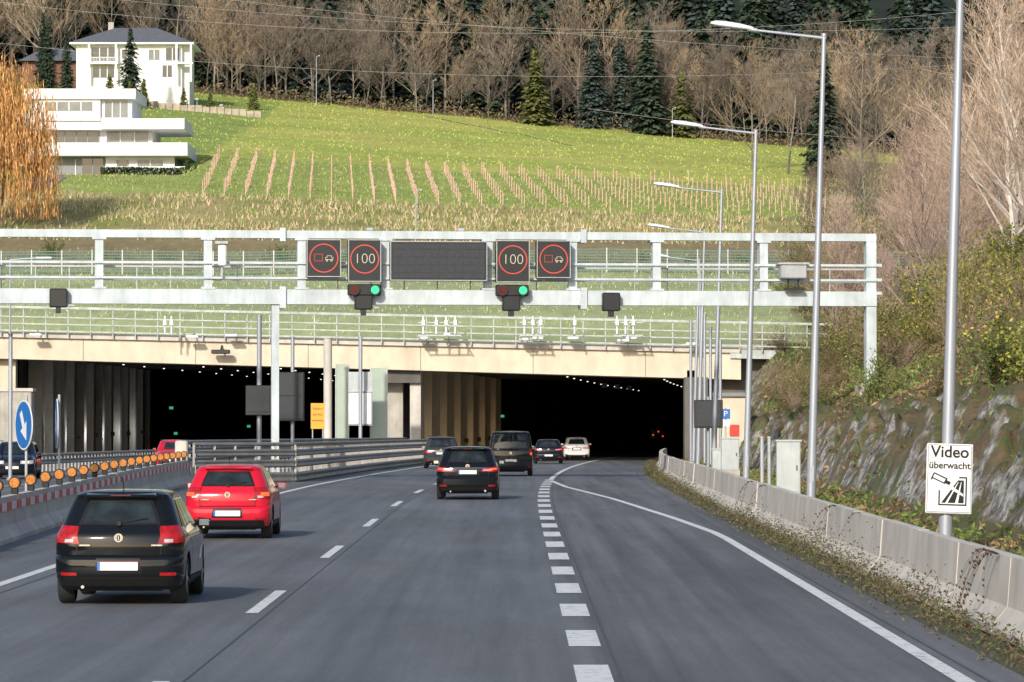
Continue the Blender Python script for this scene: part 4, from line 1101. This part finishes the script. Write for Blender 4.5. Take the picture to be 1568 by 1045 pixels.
    for s in (-1,1):
        my=L-1.45 if not van else L-1.35; mx=w*.93
        mb.mesh([(s*(mx+a),my+bb,b+c) for a,bb,c in ((.02,-.03,.02),(.18,-.05,.0),(.21,-.04,.11),(.04,-.02,.13),(.04,.10,.03),(.15,.08,.02),(.17,.08,.10),(.05,.09,.11))],[(0,1,2,3),(4,7,6,5),(0,4,5,1),(1,5,6,2),(2,6,7,3),(3,7,4,0)],P_,False)
        mb.obox((s*(mx+.115),my-.05,b+.065),(.065,-.006*s,0),(0,.003,0),(0,0,.04),CHROME)
        mb.cyl((s*(mx-.05),my,b+.03),(s*(mx+.1),my,b+.05),.025,BLACKP,n=6)
    for ay in (axr,axf):
        for s in (-1,1):
            xo=s*(w-.02); xi=s*(w-.225)
            pr=[(xi,wr*.9),(xi+s*.02,wr),(xo-s*.02,wr),(xo,wr*.92),(xo,wr*.66)]
            nn=28;vv=[];ff=[]
            for X,r_ in pr:
                for i in range(nn): a=2*math.pi*i/nn; vv.append((X,ay+r_*math.cos(a),wr+r_*math.sin(a)))
            for j in range(len(pr)-1):
                for i in range(nn): ff.append((j*nn+i,j*nn+(i+1)%nn,(j+1)*nn+(i+1)%nn,(j+1)*nn+i))
            ff.append(tuple(range(nn))); mb.mesh(vv,ff,RUB,True)
            mb.cyl((xo-s*.03,ay,wr),(xo-s*.025,ay,wr),wr*.66,BLACKP,n=24)
            for k in range(5):
                a=k*2*math.pi/5; c,s2=math.cos(a),math.sin(a)
                mb.obox((xo-s*.012,ay+c*wr*.34,wr+s2*wr*.34),(.008,0,0),(0,c*wr*.31,s2*wr*.31),(0,-s2*wr*.10,c*wr*.10),RIM)
            mb.cyl((xo-s*.02,ay,wr),(xo-s*.0,ay,wr),wr*.14,RIM,n=12)
    mb.box(-w*.62,w*.62,.35,L-.35,.17,.30,BLACKP); mb.box(-w*.9,w*.9,axr-.06,axr+.06,wr-.1,wr-.02,BLACKP)
    both([(3.35,.62),(4.35,.62),(4.35,.74),(3.3,.76)],LENSC,o=.012)
    if face>1: both([(3.75,.65),(4.2,.65),(4.2,.71),(3.75,.71)],HEADL,o=.018)
    both([(4.4,.52),(5,.52),(5,.70),(4.4,.70)],BLACKP,o=.01); both([(4.0,.28),(5,.28),(5,.42),(4.1,.42)],BLACKP,o=.01)
    yfp=pt(5,.47)[1]; mb.box(-.26,.26,yfp+.012,yfp+.025,.42,.53,PLATE)
    mb.build('fittings',e); return e
BLK=paint('black_car_paint',(.006,.007,.009)); RED=paint('red_car_paint',(.58,.012,.035),.15); DGR=paint('dark_grey_paint',(.04,.045,.05),.12); DBL=paint('midnight_paint',(.007,.010,.020)); WHT=paint('white_car_paint',(.70,.71,.72),.2)
make_car('black_hatchback_car',-5.08,49.2,BLK,3.97,.845,1.46)
make_car('red_hatchback_car',-5.62,75.0,RED,4.05,.85,1.44,lit=True)
make_car('black_estate_car',-1.37,109,BLK,4.7,.90,1.50,.96,kind='estate',lights='horiz',wr=.34,lit=True)
make_car('black_van',-.22,164,DBL,5.1,.95,1.90,1.08,kind='van',lights='vert',wr=.34,lit=True)
make_car('dark_hatchback_car',1.95,231,DBL,4.2,.88,1.47,kind='hatch',lights='horiz',lit=True)
make_car('white_suv',4.1,260,WHT,4.5,.90,1.56,1.0,kind='estate',lights='horiz',wr=.36,lit=True)
make_car('grey_suv',-3.9,200,DGR,4.5,.92,1.64,1.02,kind='estate',lights='horiz',wr=.36)
make_car('red_estate_car',-17.8,201,RED,4.4,.90,1.50,.96,kind='estate',face=math.pi+.06,wr=.33)
make_car('black_oncoming_car',-20.3,158,DBL,4.4,.90,1.50,.96,kind='estate',face=math.pi+.05,wr=.33)

# ------------------------------------------------------------------ light, sky, camera
w=bpy.data.worlds.new('World'); scene.world=w; w.use_nodes=True; nt=w.node_tree
bg=nt.nodes['Background']; sky=nt.nodes.new('ShaderNodeTexSky'); sky.sky_type='NISHITA'; sky.sun_disc=False
el,az=R(24),R(196)
sky.sun_elevation=el; sky.sun_rotation=az; sky.air_density=1.0; sky.dust_density=1.5; sky.ozone_density=1
nt.links.new(sky.outputs[0],bg.inputs[0]); bg.inputs[1].default_value=.15
sd=bpy.data.lights.new('sun','SUN'); sd.energy=3.8; sd.angle=R(2.5); sd.color=(1,.93,.83)
so=bpy.data.objects.new('sun',sd); scene.collection.objects.link(so)
dv=Vector((math.sin(az)*math.cos(el),math.cos(az)*math.cos(el),math.sin(el)))
so.rotation_euler=dv.to_track_quat('Z','Y').to_euler()
cd=bpy.data.cameras.new('camera'); cam=bpy.data.objects.new('camera',cd); scene.collection.objects.link(cam)
cd.sensor_width=36; cd.lens=135.46; cd.clip_start=.5; cd.clip_end=6000
cam.location=(0,0,2.47); cam.rotation_euler=(R(90+1.063),0,R(.058)); scene.camera=cam
scene.view_settings.view_transform='Standard'; scene.view_settings.look='None'; scene.view_settings.exposure=0
print('polys',sum(len(m.polygons) for m in bpy.data.meshes),'objs',len(bpy.data.objects))
